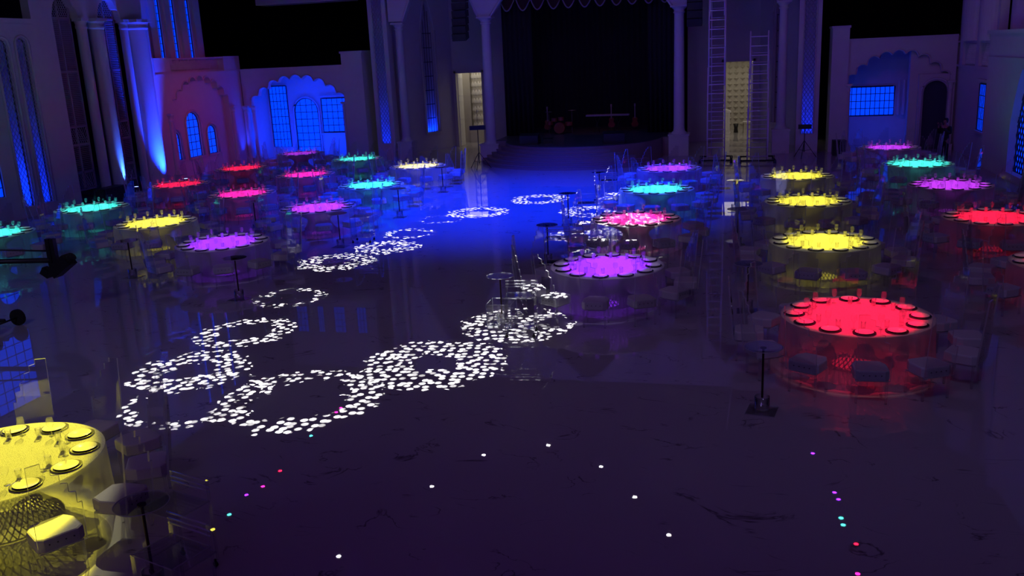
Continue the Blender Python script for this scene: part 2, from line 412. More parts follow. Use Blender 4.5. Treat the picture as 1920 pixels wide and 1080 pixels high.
area('right_alcove_blue_uplight', (6.6, YB+.8, .25), (6.4, YB+2.4, 2.5), (.0, .04, 1), 17, 2.5, .2)
pw = B()
for i in range(2):
    pw.lathe([(.06, 0), (.075, .05), (.075, .7), (.06, 1.6)], 12, (7.5+.22*i, YB+2.2, 1.6-.2))
st(pw.ob('trim_3', MA['plaster']))

# ------------------------------------------------------------------ lattice towers
def tower(x0, x1, name):
    c = (x0+x1)/2; b = B()
    wall_with(b, mapper('y', YB-.2), x0, x1, 0, 11, .12, [(c-.24, c+.24, .85, lambda x: 10.5)], n=2)
    b.box(x0, x0+.1, YB-.08, YB+.35, 0, 11); b.box(x1-.1, x1, YB-.08, YB+.35, 0, 11); b.box(x0, x1, YB+.35, YB+.45, 0, 11)
    b.box(x0+.1, x1-.1, YB-.08, YB+.35, .75, .85)
    for s_ in (-1, 1): b.tube([(c+s_*.28, YB-.21, .85), (c+s_*.28, YB-.21, 10.6)], .025, 4)
    t = st(b.ob(name, MA['plaster']))
    B().box(c-.26, c+.26, YB-.1, YB-.09, .8, 10.6).ob('frosted_panel', MA['diffuser'], t)
    l = B(); lattice(l, mapper('y', YB-.15), c-.24, c+.24, .85, 10.5, -.06, .24, .014); l.ob('lattice', MA['lat'], t)
    area('tower_blue_light', (c, YB+.12, .9), (c, YB+.1, 4.5), BLU, 140, .4, .25)
tower(-17.55, -16.6, 'wall_lattice_left'); tower(2.8, 3.76, 'wall_lattice_right')

# ------------------------------------------------------------------ main columns and proscenium
column('tall_column', 'tall white column between the left lattice tower and the left doorway', -16.05, YB, 0, 6.7, .2, .95, group=None)
column('tall_column', 'tall white column at the left edge of the stage', -11.6, YB-.1, 0, 6.76, .24, .75)
column('tall_column', 'tall white column at the right edge of the stage', -2.45, YB-.1, 0, 6.78, .24, 1.0)
column('tall_column', 'tall white column behind the ladders, left of the right lattice tower', 2.14, YB, 0, 6.72, .2, 1.1)
b = B(); ma_ = mapper('y', YB-.3)
def gothic(a, e, z, rise):
    h = (e-a)/2; c = (a+e)/2
    return lambda x: z+rise*(1-min(1, abs(x-c)/h)**1.22)
wall_with(b, ma_, -16.45, 2.5, 6.76, 11.5, .5, [(-15.75, -11.9, 6.76, gothic(-15.75, -11.9, 6.76, 3.6)), (-11.3, -2.75, 6.76, gothic(-11.3, -2.75, 6.76, 4.8)),
      (-2.15, 1.85, 6.76, gothic(-2.15, 1.85, 6.76, 3.6))], n=50)
for a, e, r_ in ((-15.75, -11.9, 3.6), (-11.3, -2.75, 4.8), (-2.15, 1.85, 3.6)):
    arc_trim(b, ma_, lambda x, f=gothic(a, e, 6.76, r_): f(x)-.02, a, e, -.03, .06, 60)
st(b.ob('wall_proscenium', MA['plaster']))
# scalloped valance: one curtain swag after another
nsw = 11
for i in range(nsw):
    x0 = -11.2+8.4*i/nsw; x1 = -11.2+8.4*(i+1)/nsw; c = (x0+x1)/2; h = (x1-x0)/2
    t = thing('curtain_swag', '', 'curtain', (c, 45.0+.17*(i % 2), 7.0), 0, 'scalloped velvet swags across the top of the stage')
    bb = B(); n = 12; V = []; 
    for k in range(n+1):
        x = -h+2*h*k/n; zb = .62*(abs(x)/h)**1.8
        x *= .985
        for j in range(5):
            z = zb+(3.2-zb)*j/4; V.append((x, -.12*math.cos(x/h*PI/2)-.03*math.sin(j*1.7+k), z))
    bb.add(V, [(k*5+j, (k+1)*5+j, (k+1)*5+j+1, k*5+j+1) for k in range(n) for j in range(4)], 0, True); bb.ob('swag', MA['curtain'], t)
    f_ = B(); f_.tube([(-h+2*h*k/n, -.14*math.cos((-h+2*h*k/n)/h*PI/2)-.02, .62*(abs(-h+2*h*k/n)/h)**1.8) for k in range(n+1)], .035, 5); f_.ob('fringe', MA['fringe'], t)
    side = ['leftmost swag', 'second swag from the left', 'third swag from the left', 'fourth swag from the left', 'fifth swag from the left', 'middle swag',
            'fifth swag from the right', 'fourth swag from the right', 'third swag from the right', 'second swag from the right', 'rightmost swag'][i]
    t['label'] = side+' of the dark velvet valance above the stage, with fringed edge'
# stage backdrop
b = B()
for i in range(60):
    x = -11.6+9.1*i/60; y = 50+.14*(i % 2)
    y2 = 50+.14*((i+1) % 2); b.add([(x, y, 0), (x+.1517, y2, 0), (x+.1517, y2, 11), (x, y, 11)], [(0, 1, 2, 3)])
tag(b.ob('stage_backdrop', MA['drape']), 'black pleated drape hanging across the back of the stage', 'curtain')
for x0, x1, lab in ((-11.3, -9.8, 'black drape gathered at the left side of the stage'), (-4.1, -2.7, 'black drape gathered at the right side of the stage')):
    b = B(); V = []
    for k in range(25):
        x = x0+(x1-x0)*k/24; y = 45.6+.1*math.sin(k*1.6)
        V += [(x, y, .9), (x, y, 9.5), (x, y+.03, 9.5), (x, y+.03, .9)]
    b.add(V, [(k*4+j, (k+1)*4+j, (k+1)*4+(j+1) % 4, k*4+(j+1) % 4) for k in range(24) for j in range(4)], 0, True)
    tag(b.ob('side_drape', MA['drape']), lab, 'curtain')

# ------------------------------------------------------------------ stage and steps
CX, CY, RS, HS = -6.95, 43.35, 3.75, .9
b = B(); n = 48
arc = [(CX+RS*math.cos(PI+PI*k/n), CY+RS*math.sin(PI+PI*k/n)) for k in range(n+1)]
b.prism([(-11.3, CY), *arc[0:0], *arc, (-2.75, CY), (-2.75, 50.3), (-11.3, 50.3)], 'z', 0, HS-.03, 0)
b.prism([(-11.3, CY), *arc, (-2.75, CY), (-2.75, 50.3), (-11.3, 50.3)], 'z', HS-.03, HS, 1)
st(b.ob('floor_stage', [MA['step'], MA['stagefl']]))
for i in range(5):
    hz = HS*(5-i)/6; rr = RS+.23*(i+1)
    a0 = math.radians(196-7*0+ -2*i); a1 = math.radians(296+7*i)
    outer = [(CX+rr*math.cos(a0+(a1-a0)*k/40), CY+rr*math.sin(a0+(a1-a0)*k/40)) for k in range(41)]
    inner = [(CX+(rr-.26)*math.cos(a0+(a1-a0)*k/40), CY+(rr-.26)*math.sin(a0+(a1-a0)*k/40)) for k in range(41)][::-1]
    s_ = B(); V = outer+inner
    fs = [(k, k+1, 80-k, 81-k) for k in range(40)]
    s_.add([(x, y, hz) for x, y in V], fs); s_.add([(x, y, 0) for x, y in V], [f[::-1] for f in fs])
    s_.add([(x, y, z) for z in (0, hz) for x, y in V], [(k, (k+1) % 82, 82+(k+1) % 82, 82+k) for k in range(82)])
    # nosing line
    s_.tube([(x, y, hz-.012) for x, y in outer], .014, 4)
    st(s_.ob('trim_step_%d' % (i+1), MA['step']))

# ------------------------------------------------------------------ bays behind the columns with doorways
def bay(xa, xb, door0, door1, sgn, nm):
    b = B(); mp = mapper('y', 49.6)
    wall_with(b, mp, xa, xb, 0, 12, .2, [(door0, door1, 0, lambda x: 4.08)], n=2)
    st(b.ob('wall_bay_'+nm, MA['plaster']))
    f = B(); f.box(door0-.09, door0+.02, 49.5, 49.82, 0, 4.18); f.box(door1-.02, door1+.09, 49.5, 49.82, 0, 4.18); f.box(door0-.09, door1+.09, 49.5, 49.82, 4.06, 4.18)
    o = st(f.ob('door_2' if nm == 'left' else 'door_3', MA['plaster2']))
    lf = B()                                             # open leaf
    hx = door0+.02 if nm == 'left' else door1-.02
    lf.box(hx-.03, hx+.03, 49.82, 50.7, .02, 4.02)
    for z0_ in (.25, 1.5, 2.8):
        lf.box(hx-.045, hx+.045, 49.95, 50.55, z0_, z0_+.05); lf.box(hx-.045, hx+.045, 49.95, 50.55, z0_+.95, z0_+1.0)
    lf.ob('door_leaf', MA['white'], o)
bay(-15.25, -11.7, -15.07, -13.55, 1, 'left'); bay(-2.35, 1.3, -.5, 1.0, -1, 'right')
def angled(p0, p1, win, name):
    v = Vector((p1[0]-p0[0], p1[1]-p0[1])); L = v.length; v.normalize(); nrm = Vector((v.y, -v.x))
    if nrm.y > 0: nrm = -nrm
    def mp(s_, d, z): return (p0[0]+v.x*s_-nrm.x*d, p0[1]+v.y*s_-nrm.y*d, z)
    b = B(); a, e = L*.48, L*.66
    top = point_top(a, e, 7.9, 1.6)
    wall_with(b, mp, 0, L, 0, 12, .2, [(a, e, 1.0, top)], n=20)
    arc_trim(b, mp, lambda x: point_top(a-.15, e+.15, 8.1, 1.7)(x), a-.15, e+.15, -.03, .06, 30)
    b.tube([mp(a-.15, -.03, 1.0), mp(a-.15, -.03, 6.4)], .06, 5); b.tube([mp(e+.15, -.03, 1.0), mp(e+.15, -.03, 6.4)], .06, 5)
    slab(b, mp, a-.2, e+.2, .9, 1.0, -.08, .05)
    slab(b, mp, a-.1, e+.1, .8, 8.2, .5, .6); slab(b, mp, a-.15, a-.02, .8, 8.2, .2, .5); slab(b, mp, e+.02, e+.15, .8, 8.2, .2, .5)
    st(b.ob(name, MA['plaster']))
    f = B()
    for i in range(0, 5):
        x = a+(e-a)*i/4; f.tube([mp(x, .1, 1.0), mp(x, .1, top(x))], .015, 4)
    for j in range(1, 10): f.tube([mp(a, .1, 1+.75*j), mp(e, .1, 1+.75*j)], .02, 4) if 1+.75*j < 7 else None
    st(f.ob(wname(), MA['muntin']))
    q = mp((a+e)/2, .35, .95); q2 = mp((a+e)/2, .38, 4)
    if p0[0] < -10: area('bay_window_blue_light', q, q2, BLU, 20, .5, .12)
angled((-17.2, 46.1), (-15.25, 49.6), None, 'wall_angled_left'); angled((3.3, 46.1), (1.3, 49.6), None, 'wall_angled_right')
# rooms beyond the doorways
def room(x0, x1, nm):
    b = B(); b.box(x0-.1, x0, 49.8, 56, 0, 4.4); b.box(x1, x1+.1, 49.8, 56, 0, 4.4); b.box(x0, x1, 56, 56.1, 0, 4.4)
    b.box(x0, x1, 49.8, 56, 4.3, 4.4)
    st(b.ob('wall_room_'+nm, MA['beige']))
    area('warm_room_light', ((x0+x1)/2, 52.6, 4.2), ((x0+x1)/2, 52.6, 0), (1, .90, .74), 60 if nm == 'left' else 52, 4.2, 5.0)
room(-16.6, -11.9, 'left'); room(-2.2, 3.0, 'right')
# left room: ruffled column, pier, screen
t = thing('ruffled_column', 'white column wrapped in tiers of ruffled fabric inside the left doorway', 'column', (-14.62, 52.3, 0))
B().box(-.42, .42, -.42, .42, 0, .8).ob('plinth', MA['beige'], t)
rz_ = 0.85
for k in range(7):
    rb = B(); n = 40; V = []
    for zz, rr in ((0, .31), (.06, .34), (.3, .29), (.42, .24)):
        for i in range(n):
            a = 2*PI*i/n; r_ = rr*(1+.06*math.sin(i*PI/2+k)); V.append((r_*math.cos(a), r_*math.sin(a), rz_+k*.47+zz))
    rb.add(V, [(j*n+i, j*n+(i+1) % n, (j+1)*n+(i+1) % n, (j+1)*n+i) for j in range(3) for i in range(n)], 0, True)
    rb.ob('ruffle_tier', MA['ruffle'], t)
B().cyl(.3, .8, 4.25, 16).ob('core', MA['beige'], t)
b = B(); b.box(-15.5, -15.0, 52.1, 52.7, 0, 4.3); st(b.ob('wall_room_pier', MA['beige']))
t = thing('wall_screen', 'narrow black screen hanging inside the left doorway', 'screen', (-15.95, 53.6, 2.1))
B().box(-.28, .28, -.04, .04, 0, 1.15).ob('casing', MA['black'], t)
B().box(-.25, .25, -.045, -.04, .04, 1.11).ob('display', MA['grille'], t)
# right room: studded wall, podium, bin, side table
b = B()
for i in range(14):
    for j in range(12):
        x = -2.0+.36*i; z = .35+.33*j; q = .15
        b.add([(x-q, 55.98, z), (x, 55.98, z-q), (x+q, 55.98, z), (x, 55.98, z+q), (x, 55.84, z)], [(0, 1, 4), (1, 2, 4), (2, 3, 4), (3, 0, 4)])
st(b.ob('trim_studded_wall', MA['beige']))
t = thing('podium', 'white carved podium standing inside the right doorway', 'podium', (-.42, 53.4, 0))
B().box(-.3, .3, -.2, .2, 0, .1).ob('base', MA['white'], t)
bb = B().box(-.26, .26, -.17, .17, .1, 1.2)
for s_ in (-.18, .15): bb.box(s_, s_+.03, -.19, -.17, .2, 1.1)
bb.box(-.18, .18, -.19, -.17, 1.07, 1.1); bb.box(-.18, .18, -.19, -.17, .2, .23); bb.ob('body', MA['white'], t)
B().prism([(-.32, 1.2), (.32, 1.2), (.32, 1.28), (.2, 1.34), (0, 1.4), (-.2, 1.34), (-.32, 1.28)], 'y', -.2, .2).ob('carved_top', MA['white'], t)
t = thing('waste_bin', 'small black bin on the floor inside the right doorway', 'bin', (.18, 54.2, 0))
B().lathe([(.001, 0), (.13, 0), (.1, .25), (.15, .5), (.14, .5), (.09, .25), (.12, .02), (.001, .02)], 16).ob('body', MA['black'], t)
t = thing('side_table', 'thin-legged side table beside the bin inside the right doorway', 'table', (.85, 54.0, 0))
B().box(-.28, .28, -.2, .2, .6, .63).ob('top', MA['white'], t)
for sx in (-1, 1):
    for sy in (-1, 1): B().tube([(sx*.26, sy*.18, 0), (sx*.26, sy*.18, .6)], .012, 6).ob('leg', MA['bronze'], t)

# ------------------------------------------------------------------ left wall
XL = -25.0
ml = mapper('xl', XL)
# red corner section with blind scalloped arch and three arched windows
b = B(); fn = scallop(39.9, .22, 1.02)
w3 = [(37.37, 38.16, .84, round_top(37.37, 38.16, 2.21)), (38.79, 39.91, .84, round_top(38.79, 39.91, 2.96)), (40.5, 41.3, .84, round_top(40.5, 41.3, 2.23))]
mr = mapper('xl', XL-.3)
wall_with(b, mr, 37.2, 42.6, 0, 4.8, .25, w3, n=24)
wall_with(b, ml, 36.4, 43.75, 0, 4.8, .3, [(37.45, 42.35, 0, fn)], n=120)
arc_trim(b, ml, lambda x: fn(x)+.02, 37.5, 42.3, -.02, .03, 140)
slab(b, ml, 36.4, 43.75, 4.74, 4.82, -.08, .2)
for a, e, zb, tf in w3:
    c, r = (a+e)/2, (e-a)/2+.09; zt = tf(c)+.09
    b.tube([mr(a-.09, -.03, zb)]+[mr(c+r*math.cos(PI-PI*k/14), -.03, zt-r+r*math.sin(PI*k/14)) for k in range(15)]+[mr(e+.09, -.03, zb)], .045, 5)
    slab(b, mr, a-.15, e+.15, zb-.08, zb, -.08, .05)
st(b.ob('wall_left_corner', MA['plaster']))
for (a, e, zb, tf), nx, nz in zip(w3, (2, 3, 2), (4, 6, 4)): pane(mr, wname(), a, e, zb, tf((a+e)/2), .1, nx, nz, top=tf)
for y in (42.55, 37.1): column('pilaster_column', 'slim half-round column %s of the red-lit arched windows' % ('right' if y > 40 else 'left'), XL+.02, y, 0, 3.05, .13, .3)
b = B(); slab(b, ml, 36.6, 42.4, 4.8, 5.5, .28, .45)
for y0, y1 in ((36.4, 37.6), (42.2, 43.75)): slab(b, ml, y0, y1, 4.8, 5.52, -.05, .45)
slab(b, ml, 37.6, 42.2, 4.8, 4.9, 0, .12); slab(b, ml, 37.6, 42.2, 5.42, 5.5, -.02, .14)
lattice(b, ml, 37.6, 42.2, 4.9, 5.42, .05, .16, .014)
st(b.ob('trim_balustrade', MA['plaster']))
# set-back tower with three strip windows
b = B(); mt = mapper('xl', XL-.5)
strips = [(y-.17, y+.17, 5.5, lambda x: 11.5) for y in (38.05, 39.2, 40.45)]
wall_with(b, mt, 36.5, 41.5, 5.4, 12, .25, strips, n=2)
for y in (37.4, 38.62, 39.82, 41.0): b.box(XL-.5, XL-.38, y-.2, y+.2, 5.4, 10); 
st(b.ob('wall_left_tower', MA['plaster']))
for a, e, zb, tf in strips: pane(mt, wname(), a, e, 5.5, 11.5, .1, 2, 18)
# corner pier blocks with half-round uplit columns
def halfcol(y, name, lab, r):
    t = thing(name, lab, 'column', (XL, y, 0))
    b_ = B(); b_.lathe([(r*1.15, 0), (r*1.15, .25), (r, .35), (r, 6.7)], 28); b_.ob('shaft', MA['plaster'], t)
    c_ = B(); c_.lathe([(r, 6.7), (r*1.12, 6.74), (r*1.12, 6.82), (r*1.02, 6.86), (r*1.2, 7.0)], 28); c_.box(-r*1.1, r*1.1, -r*1.1, r*1.1, 7.0, 7.12); c_.ob('capital', MA['plaster'], t)
halfcol(35.45, 'uplit_column', 'wide round column glowing bright blue beside the red arched windows', .5)
halfcol(32.95, 'uplit_column', 'round column with a blue-white streak beside the right louvred screen', .3)
halfcol(32.1, 'slender_column', 'slender unlit column right of the left louvred screen', .2)
halfcol(34.72, 'slender_column', 'slender unlit column left of the bright blue column', .17)
def uplight(x, y, ax, ay, col, pw, lab, deg=26, az=5.5, sx=1):
    t = thing('uplight', lab, 'light', (x, y, 0))
    B().cyl(.13, 0, .06, 12).ob('base', MA['black'], t); B().cyl(.11, .1, .34, 14).ob('housing', MA['black'], t)
    B().box(-.15, -.12, -.02, .02, .03, .25).box(.12, .15, -.02, .02, .03, .25).ob('yoke', MA['black'], t)
    o = B().cyl(.08, .34, .345, 14).ob('lens', lens_mat('blue', (.3, .4, 1), 4), t); o['label'] = 'bright bluish white lens'
    spot('uplight_beam', (x, y, .42), (ax, ay, az), col, pw, deg, .6, .05).scale = (sx, 1, 1)
uplight(-23.3, 35.15, -24.6, 35.42, (.004, .035, 1), 4500, 'small black floor uplight at the foot of the bright blue column', 110, 2.6, .26)
uplight(-24.15, 32.85, -24.75, 32.93, (.03, .12, 1), 1000, 'small black floor uplight between the louvred screens', 110, 2.6, .12)
# piers of the tall colonnade
b = B()
lobed = lambda a, e: (lambda x: 7.12+.75*math.sin(PI*min(max((x-a)/(e-a), 0), 1))**.7+.13*abs(math.sin(3.5*PI*(x-a)/(e-a))))
wall_with(b, ml, 29.45, 30.55, 0, 12, .35, [])
wall_with(b, ml, 30.55, 35.95, 7.12, 12, .35, [(30.55, 32.0, 7.12, lobed(30.55, 32.0)), (33.15, 34.6, 7.12, lobed(33.15, 34.6))], n=50)
wall_with(b, ml, 35.95, 36.4, 0, 12, .35, [])
st(b.ob('wall_left_colonnade', MA['plaster']))
def screen(y0, y1, lab):
    t = thing('louvred_screen', lab, 'screen', (XL-.3, y0, 0)); L = y1-y0
    f = B(); 
    for y in (0, L/2, L): f.box(-.035, .035, y-.03, y+.03, .5, 8.2)
    for z in (.5, 1.17, 2.27, 2.97, 5.1, 7.12, 8.2): f.box(-.035, .035, 0, L, z-.04, z+.04)
    f.ob('frame', MA['screen'], t)
    for z0, z1 in ((1.2, 2.23), (3.01, 5.06), (5.14, 7.08)):
        l = B(); n = int((z1-z0)/.07)
        for k in range(n):
            z = z0+(z1-z0)*(k+.5)/n; l.add([(-.03, .03, z-.03), (-.03, L-.03, z-.03), (.03, L-.03, z+.03), (.03, .03, z+.03)], [(0, 1, 2, 3)])
        l.ob('louvre_panel', MA['screen'], t)
    mp = lambda s_, d, z: (0, s_, z)
    for z0, z1 in ((.54, 1.13), (2.31, 2.93), (7.16, 8.16)):
        l = B(); lattice(l, mp, .03, L-.03, z0, z1, 0, .17, .016); l.ob('lattice_panel', MA['screen'], t)
    return t
screen(30.6, 31.85, 'tall louvred screen with lattice panels, the left one of two on the left wall')
screen(33.3, 34.5, 'tall louvred screen with lattice panels, between the two round columns')
# near left: lattice windows and blue windows under them
b = B(); lw = [(27.53, 28.05, .38, round_top(27.53, 28.05, 6.3)), (28.5, 29.0, .38, round_top(28.5, 29.0, 6.34))]
fn2 = [(25.6, 26.75, .9, round_top(25.6, 26.75, 2.9)), (23.8, 24.95, .9, round_top(23.8, 24.95, 2.9)), (20.0, 23.2, .5, lambda x: 3.1)]
wall_with(b, ml, 14, 29.45, 0, 7.0, .25, sorted(fn2+lw), n=24)
slab(b, ml, 14, 29.45, 6.85, 7.02, -.1, .35); slab(b, ml, 14, 27.2, 3.15, 3.3, -.12, .02)
for a, e, zb, tf in lw:
    c, r = (a+e)/2, (e-a)/2+.08; zt = tf(c)+.08
    b.tube([ml(a-.08, -.03, zb)]+[ml(c+r*math.cos(PI-PI*k/14), -.03, zt-r+r*math.sin(PI*k/14)) for k in range(15)]+[ml(e+.08, -.03, zb)], .05, 5)
    slab(b, ml, a-.1, e+.1, .1, 6.6, .6, .66); slab(b, ml, a-.12, a-.02, .1, 6.6, .25, .62); slab(b, ml, e+.02, e+.12, .1, 6.6, .25, .62); slab(b, ml, a, e, .1, .3, .25, .62)
st(b.ob('wall_left_near', MA['plaster']))
for a, e, zb, tf in lw:
    pane(ml, wname(), a, e, zb, tf((a+e)/2), .12, 1, 1, top=tf, m_='diffuser')
    l = B(); lattice(l, ml, a, e, zb, tf((a+e)/2), .0, .26, .014, top=tf); st(l.ob(wname(), MA['lat']))
    c = (a+e)/2; area('lattice_window_blue_light', (XL-.4, c, .42), (XL-.38, c, 4.2), BLU, 280, .25, .4)
for a, e, zb, tf in fn2[:2]: pane(ml, wname(), a, e, zb, 2.9, .1, 3, 6, top=tf)
pane(ml, wname(), 20.0, 23.2, .5, 3.1, .1, 6, 5)
# upper blue windows off to the left, mirrored in the polished floor
for k, (y0, y1) in enumerate(((22.6, 26.6), (16.5, 21.5))):
    fo = pane(mapper('xl', XL+.02), wname(), y0, y1, 3.9, 6.6, 0, 10, 7)

# ------------------------------------------------------------------ right wall
XR = 9.5
mr_ = mapper('xr', XR)
b = B()
wall_with(b, mr_, 37.9, 43.9, 0, 12, .3, [(38.15, 39.9, 1.2, lambda x: 3.02)], n=2)
slab(b, mr_, 38.0, 40.05, 3.12, 3.2, -.1, .02); slab(b, mr_, 38.0, 40.05, 1.1, 1.2, -.1, .02)
slab(b, mr_, 37.9, 43.7, 3.58, 3.68, -.1, .02); slab(b, mr_, 37.9, 43.7, 4.58, 4.66, -.1, .02)
for y in (40.2, 42.9): slab(b, mr_, y-.25, y+.25, 3.68, 12, -.12, .02)
for y in (41.5, 38.9):
    for k in range(14):
        a = PI*k/14-PI/2; a2 = PI*(k+1)/14-PI/2
        P = [(XR-.45*math.cos(t_), y+.7*math.sin(t_)) for t_ in (a, a2)]
        b.add([(*P[0], 4.66), (*P[1], 4.66), (*P[1], 12), (*P[0], 12)], [(0, 1, 2, 3)], 0, True)
st(b.ob('wall_right', MA['plaster']))
l = B(); lattice(l, mr_, 40.5, 42.6, 3.7, 4.56, -.03, .14, .012); lattice(l, mr_, 38.1, 39.9, 3.7, 4.56, -.03, .14, .012); st(l.ob('trim_right_lattice_band', MA['plaster']))
pane(mr_, wname(), 38.15, 39.9, 1.2, 3.02, .02, 8, 4)
b = B(); mq = mapper('xr', XR-.25)
wall_with(b, mq, 22, 37.95, 0, 5.0, .4, [(32.6, 34.5, .25, point_top(32.6, 34.5, 3.75, 1.9))], n=30)
slab(b, mq, 22, 38.05, 4.9, 5.03, -.1, .4); slab(b, mq, 22, 38.0, 4.0, 4.1, -.06, .05)
st(b.ob('wall_right_near', MA['plaster']))
b = B(); wall_with(b, mapper('xr', XR+.6), 22, 37.9, 5, 12, .2, [(36.4, 36.75, 5.1, lambda x: 11.5)], n=2)
for y in (35.2, 37.4): b.lathe([(.4, 5), (.4, 12)], 16, (XR+.65, y, 0))
st(b.ob('wall_right_upper', MA['plaster']))
pane(mapper('xr', XR+.6), wname(), 36.4, 36.75, 5.1, 11.5, .08, 2, 22)
fo = pane(mq, wname(), 32.6, 34.5, .25, 3.75, .3, 1, 1, top=point_top(32.6, 34.5, 3.75, 1.9))
l = B(); lattice(l, mq, 32.6, 34.5, .25, 3.75, .24, .38, .02, top=point_top(32.6, 34.5, 3.75, 1.9)); l.ob('lattice', MA['muntin'], fo)

# upper balcony between wall and lattice tower on the left
b = B(); b.box(-24.6, -19.3, YB+1.8, YB+3, 8.05, 8.25); wall_with(b, mapper('y', YB+1.8), -24.6, -19.3, 8.25, 12, .2,
    [(-24.2, -23.5, 8.45, lambda x: 10), (-22.9, -22.5, 8.45, lambda x: 10), (-21.9, -21.2, 8.45, lambda x: 10), (-20.5, -19.9, 8.45, lambda x: 10)], n=2)
st(b.ob('wall_balcony', MA['plaster']))
for a, e in ((-24.2, -23.5), (-22.9, -22.5), (-21.9, -21.2), (-20.5, -19.9)): pane(mapper('y', YB+1.8), wname(), a, e, 8.45, 10, .05, 3, 4, m_='windim')

# ------------------------------------------------------------------ chair
def make_chair():
    t = thing('dining_chair', '', 'chair')
    cu = B()   # seat cushion; table lies towards +y, back at -y
    o = [(-.17, .23), (.17, .23), (.235, .10), (.235, -.17), (.17, -.23), (-.17, -.23), (-.235, -.17), (-.235, .10)]
    lv = [(.97, .355), (1, .365), (1, .475), (.98, .492), (.92, .50)]
    V = [(x*s_, y*s_, z) for s_, z in lv for x, y in o]; n = 8
    cu.add(V, [(j*n+i, j*n+(i+1) % n, (j+1)*n+(i+1) % n, (j+1)*n+i) for j in range(4) for i in range(n)], 0, False)
    cu.add(V, [tuple(range(n))[::-1], tuple(range(4*n, 5*n))])
    for x in (-.12, -.04, .04, .12): cu.box(x-.008, x+.008, -.234, -.228, .425, .44, 1)
    cu.ob('seat_cushion', [MA['cushion'], MA['stud']], t)
    ba = B()
    prof = [(-.235, .36), (.235, .36), (.235, .80), (.19, .80), (.19, .93), (.125, .95), (.125, 1.05), (.055, 1.07), (.055, 1.17), (-.02, 1.19), (-.02, 1.27), (-.10, 1.29), (-.10, 1.35), (-.235, 1.35)]
    # smooth-stepped clear panel leaning back a little
    ba.prism(prof, 'y', -.012, .012, 0, 1)
    for i, (x, y, z) in enumerate(ba.v): ba.v[i] = (x, y-.245-(z-.4)*.10, z)
    ba.ob('backrest', [MA['acr'], MA['acre']], t)
    sb = B().box(-.21, .21, -.21, .2, .335, .355, 0); sb.ob('seat_frame', MA['acre'], t)
    for sx in (-1, 1):
        for sy in (-1, 1):
            B().add([], []).box(sx*.2-.015, sx*.2+.015, sy*.19-.015, sy*.19+.015, 0, .335, 0).ob('leg', MA['acrl'], t)
    return t
MA['acrl'] = clear('clear_acrylic_leg', (.97, .97, .98), diff=.05, rough=.05, boost=2)

# ------------------------------------------------------------------ banquet table
R_T, H_T = 1.15, .76
def hour(z):     # pedestal radius profile
    u = z/.74
    return .32+.30*max(0, 1-u/.5)**1.6+.72*max(0, (u-.5)/.5)**1.8
def make_table():
    t = thing('banquet_table', '', 'table')
    l = B(); N = 44
    for sg in (1, -1):
        for k in range(N):
            a0 = 2*PI*k/N; pts = []
            for j in range(11):
                z = .02+.72*j/10; a = a0+sg*1.1*j/10; r = hour(z); pts.append((r*math.cos(a), r*math.sin(a), z))
            l.tube(pts, .009, 3)
    l.ob('lattice_pedestal', MA['wire'], t)
    mm = B().lathe([(hour(z)*.99, z) for z in [.30+.44*k/10 for k in range(11)]], 48); mm.ob('mesh_sleeve', MA['sleeve'], t)
    for z in (.02, .735):
        r = hour(z); B().tube([(r*math.cos(2*PI*k/40), r*math.sin(2*PI*k/40), z) for k in range(40)], .010, 5, closed=True).ob('base_ring' if z < .3 else 'top_ring', MA['wire'], t)
    g = B().cyl(R_T-.01, H_T-.018, H_T-.004, 64); g.ob('glass_top', MA['tglass'], t)
    return t
MA['sleeve'] = sheer('grey_mesh_sleeve', (.30, .28, .31), .25, weave=60, tl=.3)
MA['tglass'] = clear('table_glass', (.96, .97, .97), rough=.05, boost=.8)
def make_cloth():
    t = thing('tablecloth', '', 'tablecloth')
    b_ = B(); n = 96
    V = [(0, 0, H_T)]+[((R_T)*math.cos(2*PI*k/n), (R_T)*math.sin(2*PI*k/n), H_T) for k in range(n)]
    b_.add(V, [(0, k+1, (k+1) % n+1) for k in range(n)]); b_.ob('top_cover', MA['clothtop'], t)
    s_ = B(); n = 144; V = []; L = 7
    for j in range(L):
        u = j/(L-1)
        for k in range(n):
            a = 2*PI*k/n; r = R_T+.005+u*(.012+.020*math.sin(a*36+.5*math.sin(a*5))+.01*math.sin(a*11)); V.append((r*math.cos(a), r*math.sin(a), H_T-u*(H_T-.015)))
    s_.add(V, [(j*n+k, j*n+(k+1) % n, (j+1)*n+(k+1) % n, (j+1)*n+k) for j in range(L-1) for k in range(n)], 0, True)
    s_.ob('skirt', MA['skirt'], t)
    return t
def make_goblet():
    b_ = B().lathe([(.001, 0), (.036, 0), (.034, .004), (.006, .01), (.0045, .06), (.006, .10), (.028, .125), (.042, .155), (.044, .185), (.036, .235)], 14)
    return tag(b_.ob('wine_glass', MA['glass']), '', 'glass')
def make_tumbler():
    b_ = B().lathe([(.001, .004), (.030, .004), (.033, .0), (.037, .115), (.034, .115), (.029, .012), (.001, .012)], 12)
    return tag(b_.ob('tumbler', MA['glass']), '', 'glass')
def make_charger():
    b_ = B().lathe([(.001, 0), (.10, 0), (.165, .012), (.168, .016), (.16, .016), (.10, .006), (.001, .006)], 24)
    return tag(b_.ob('charger_plate', MA['charger']), '', 'charger plate')
def make_plate():
    b_ = B().lathe([(.001, 0), (.08, 0), (.132, .018), (.135, .022), (.128, .022), (.08, .007), (.001, .007)], 24)
    return tag(b_.ob('dinner_plate', MA['plate']), '', 'plate')

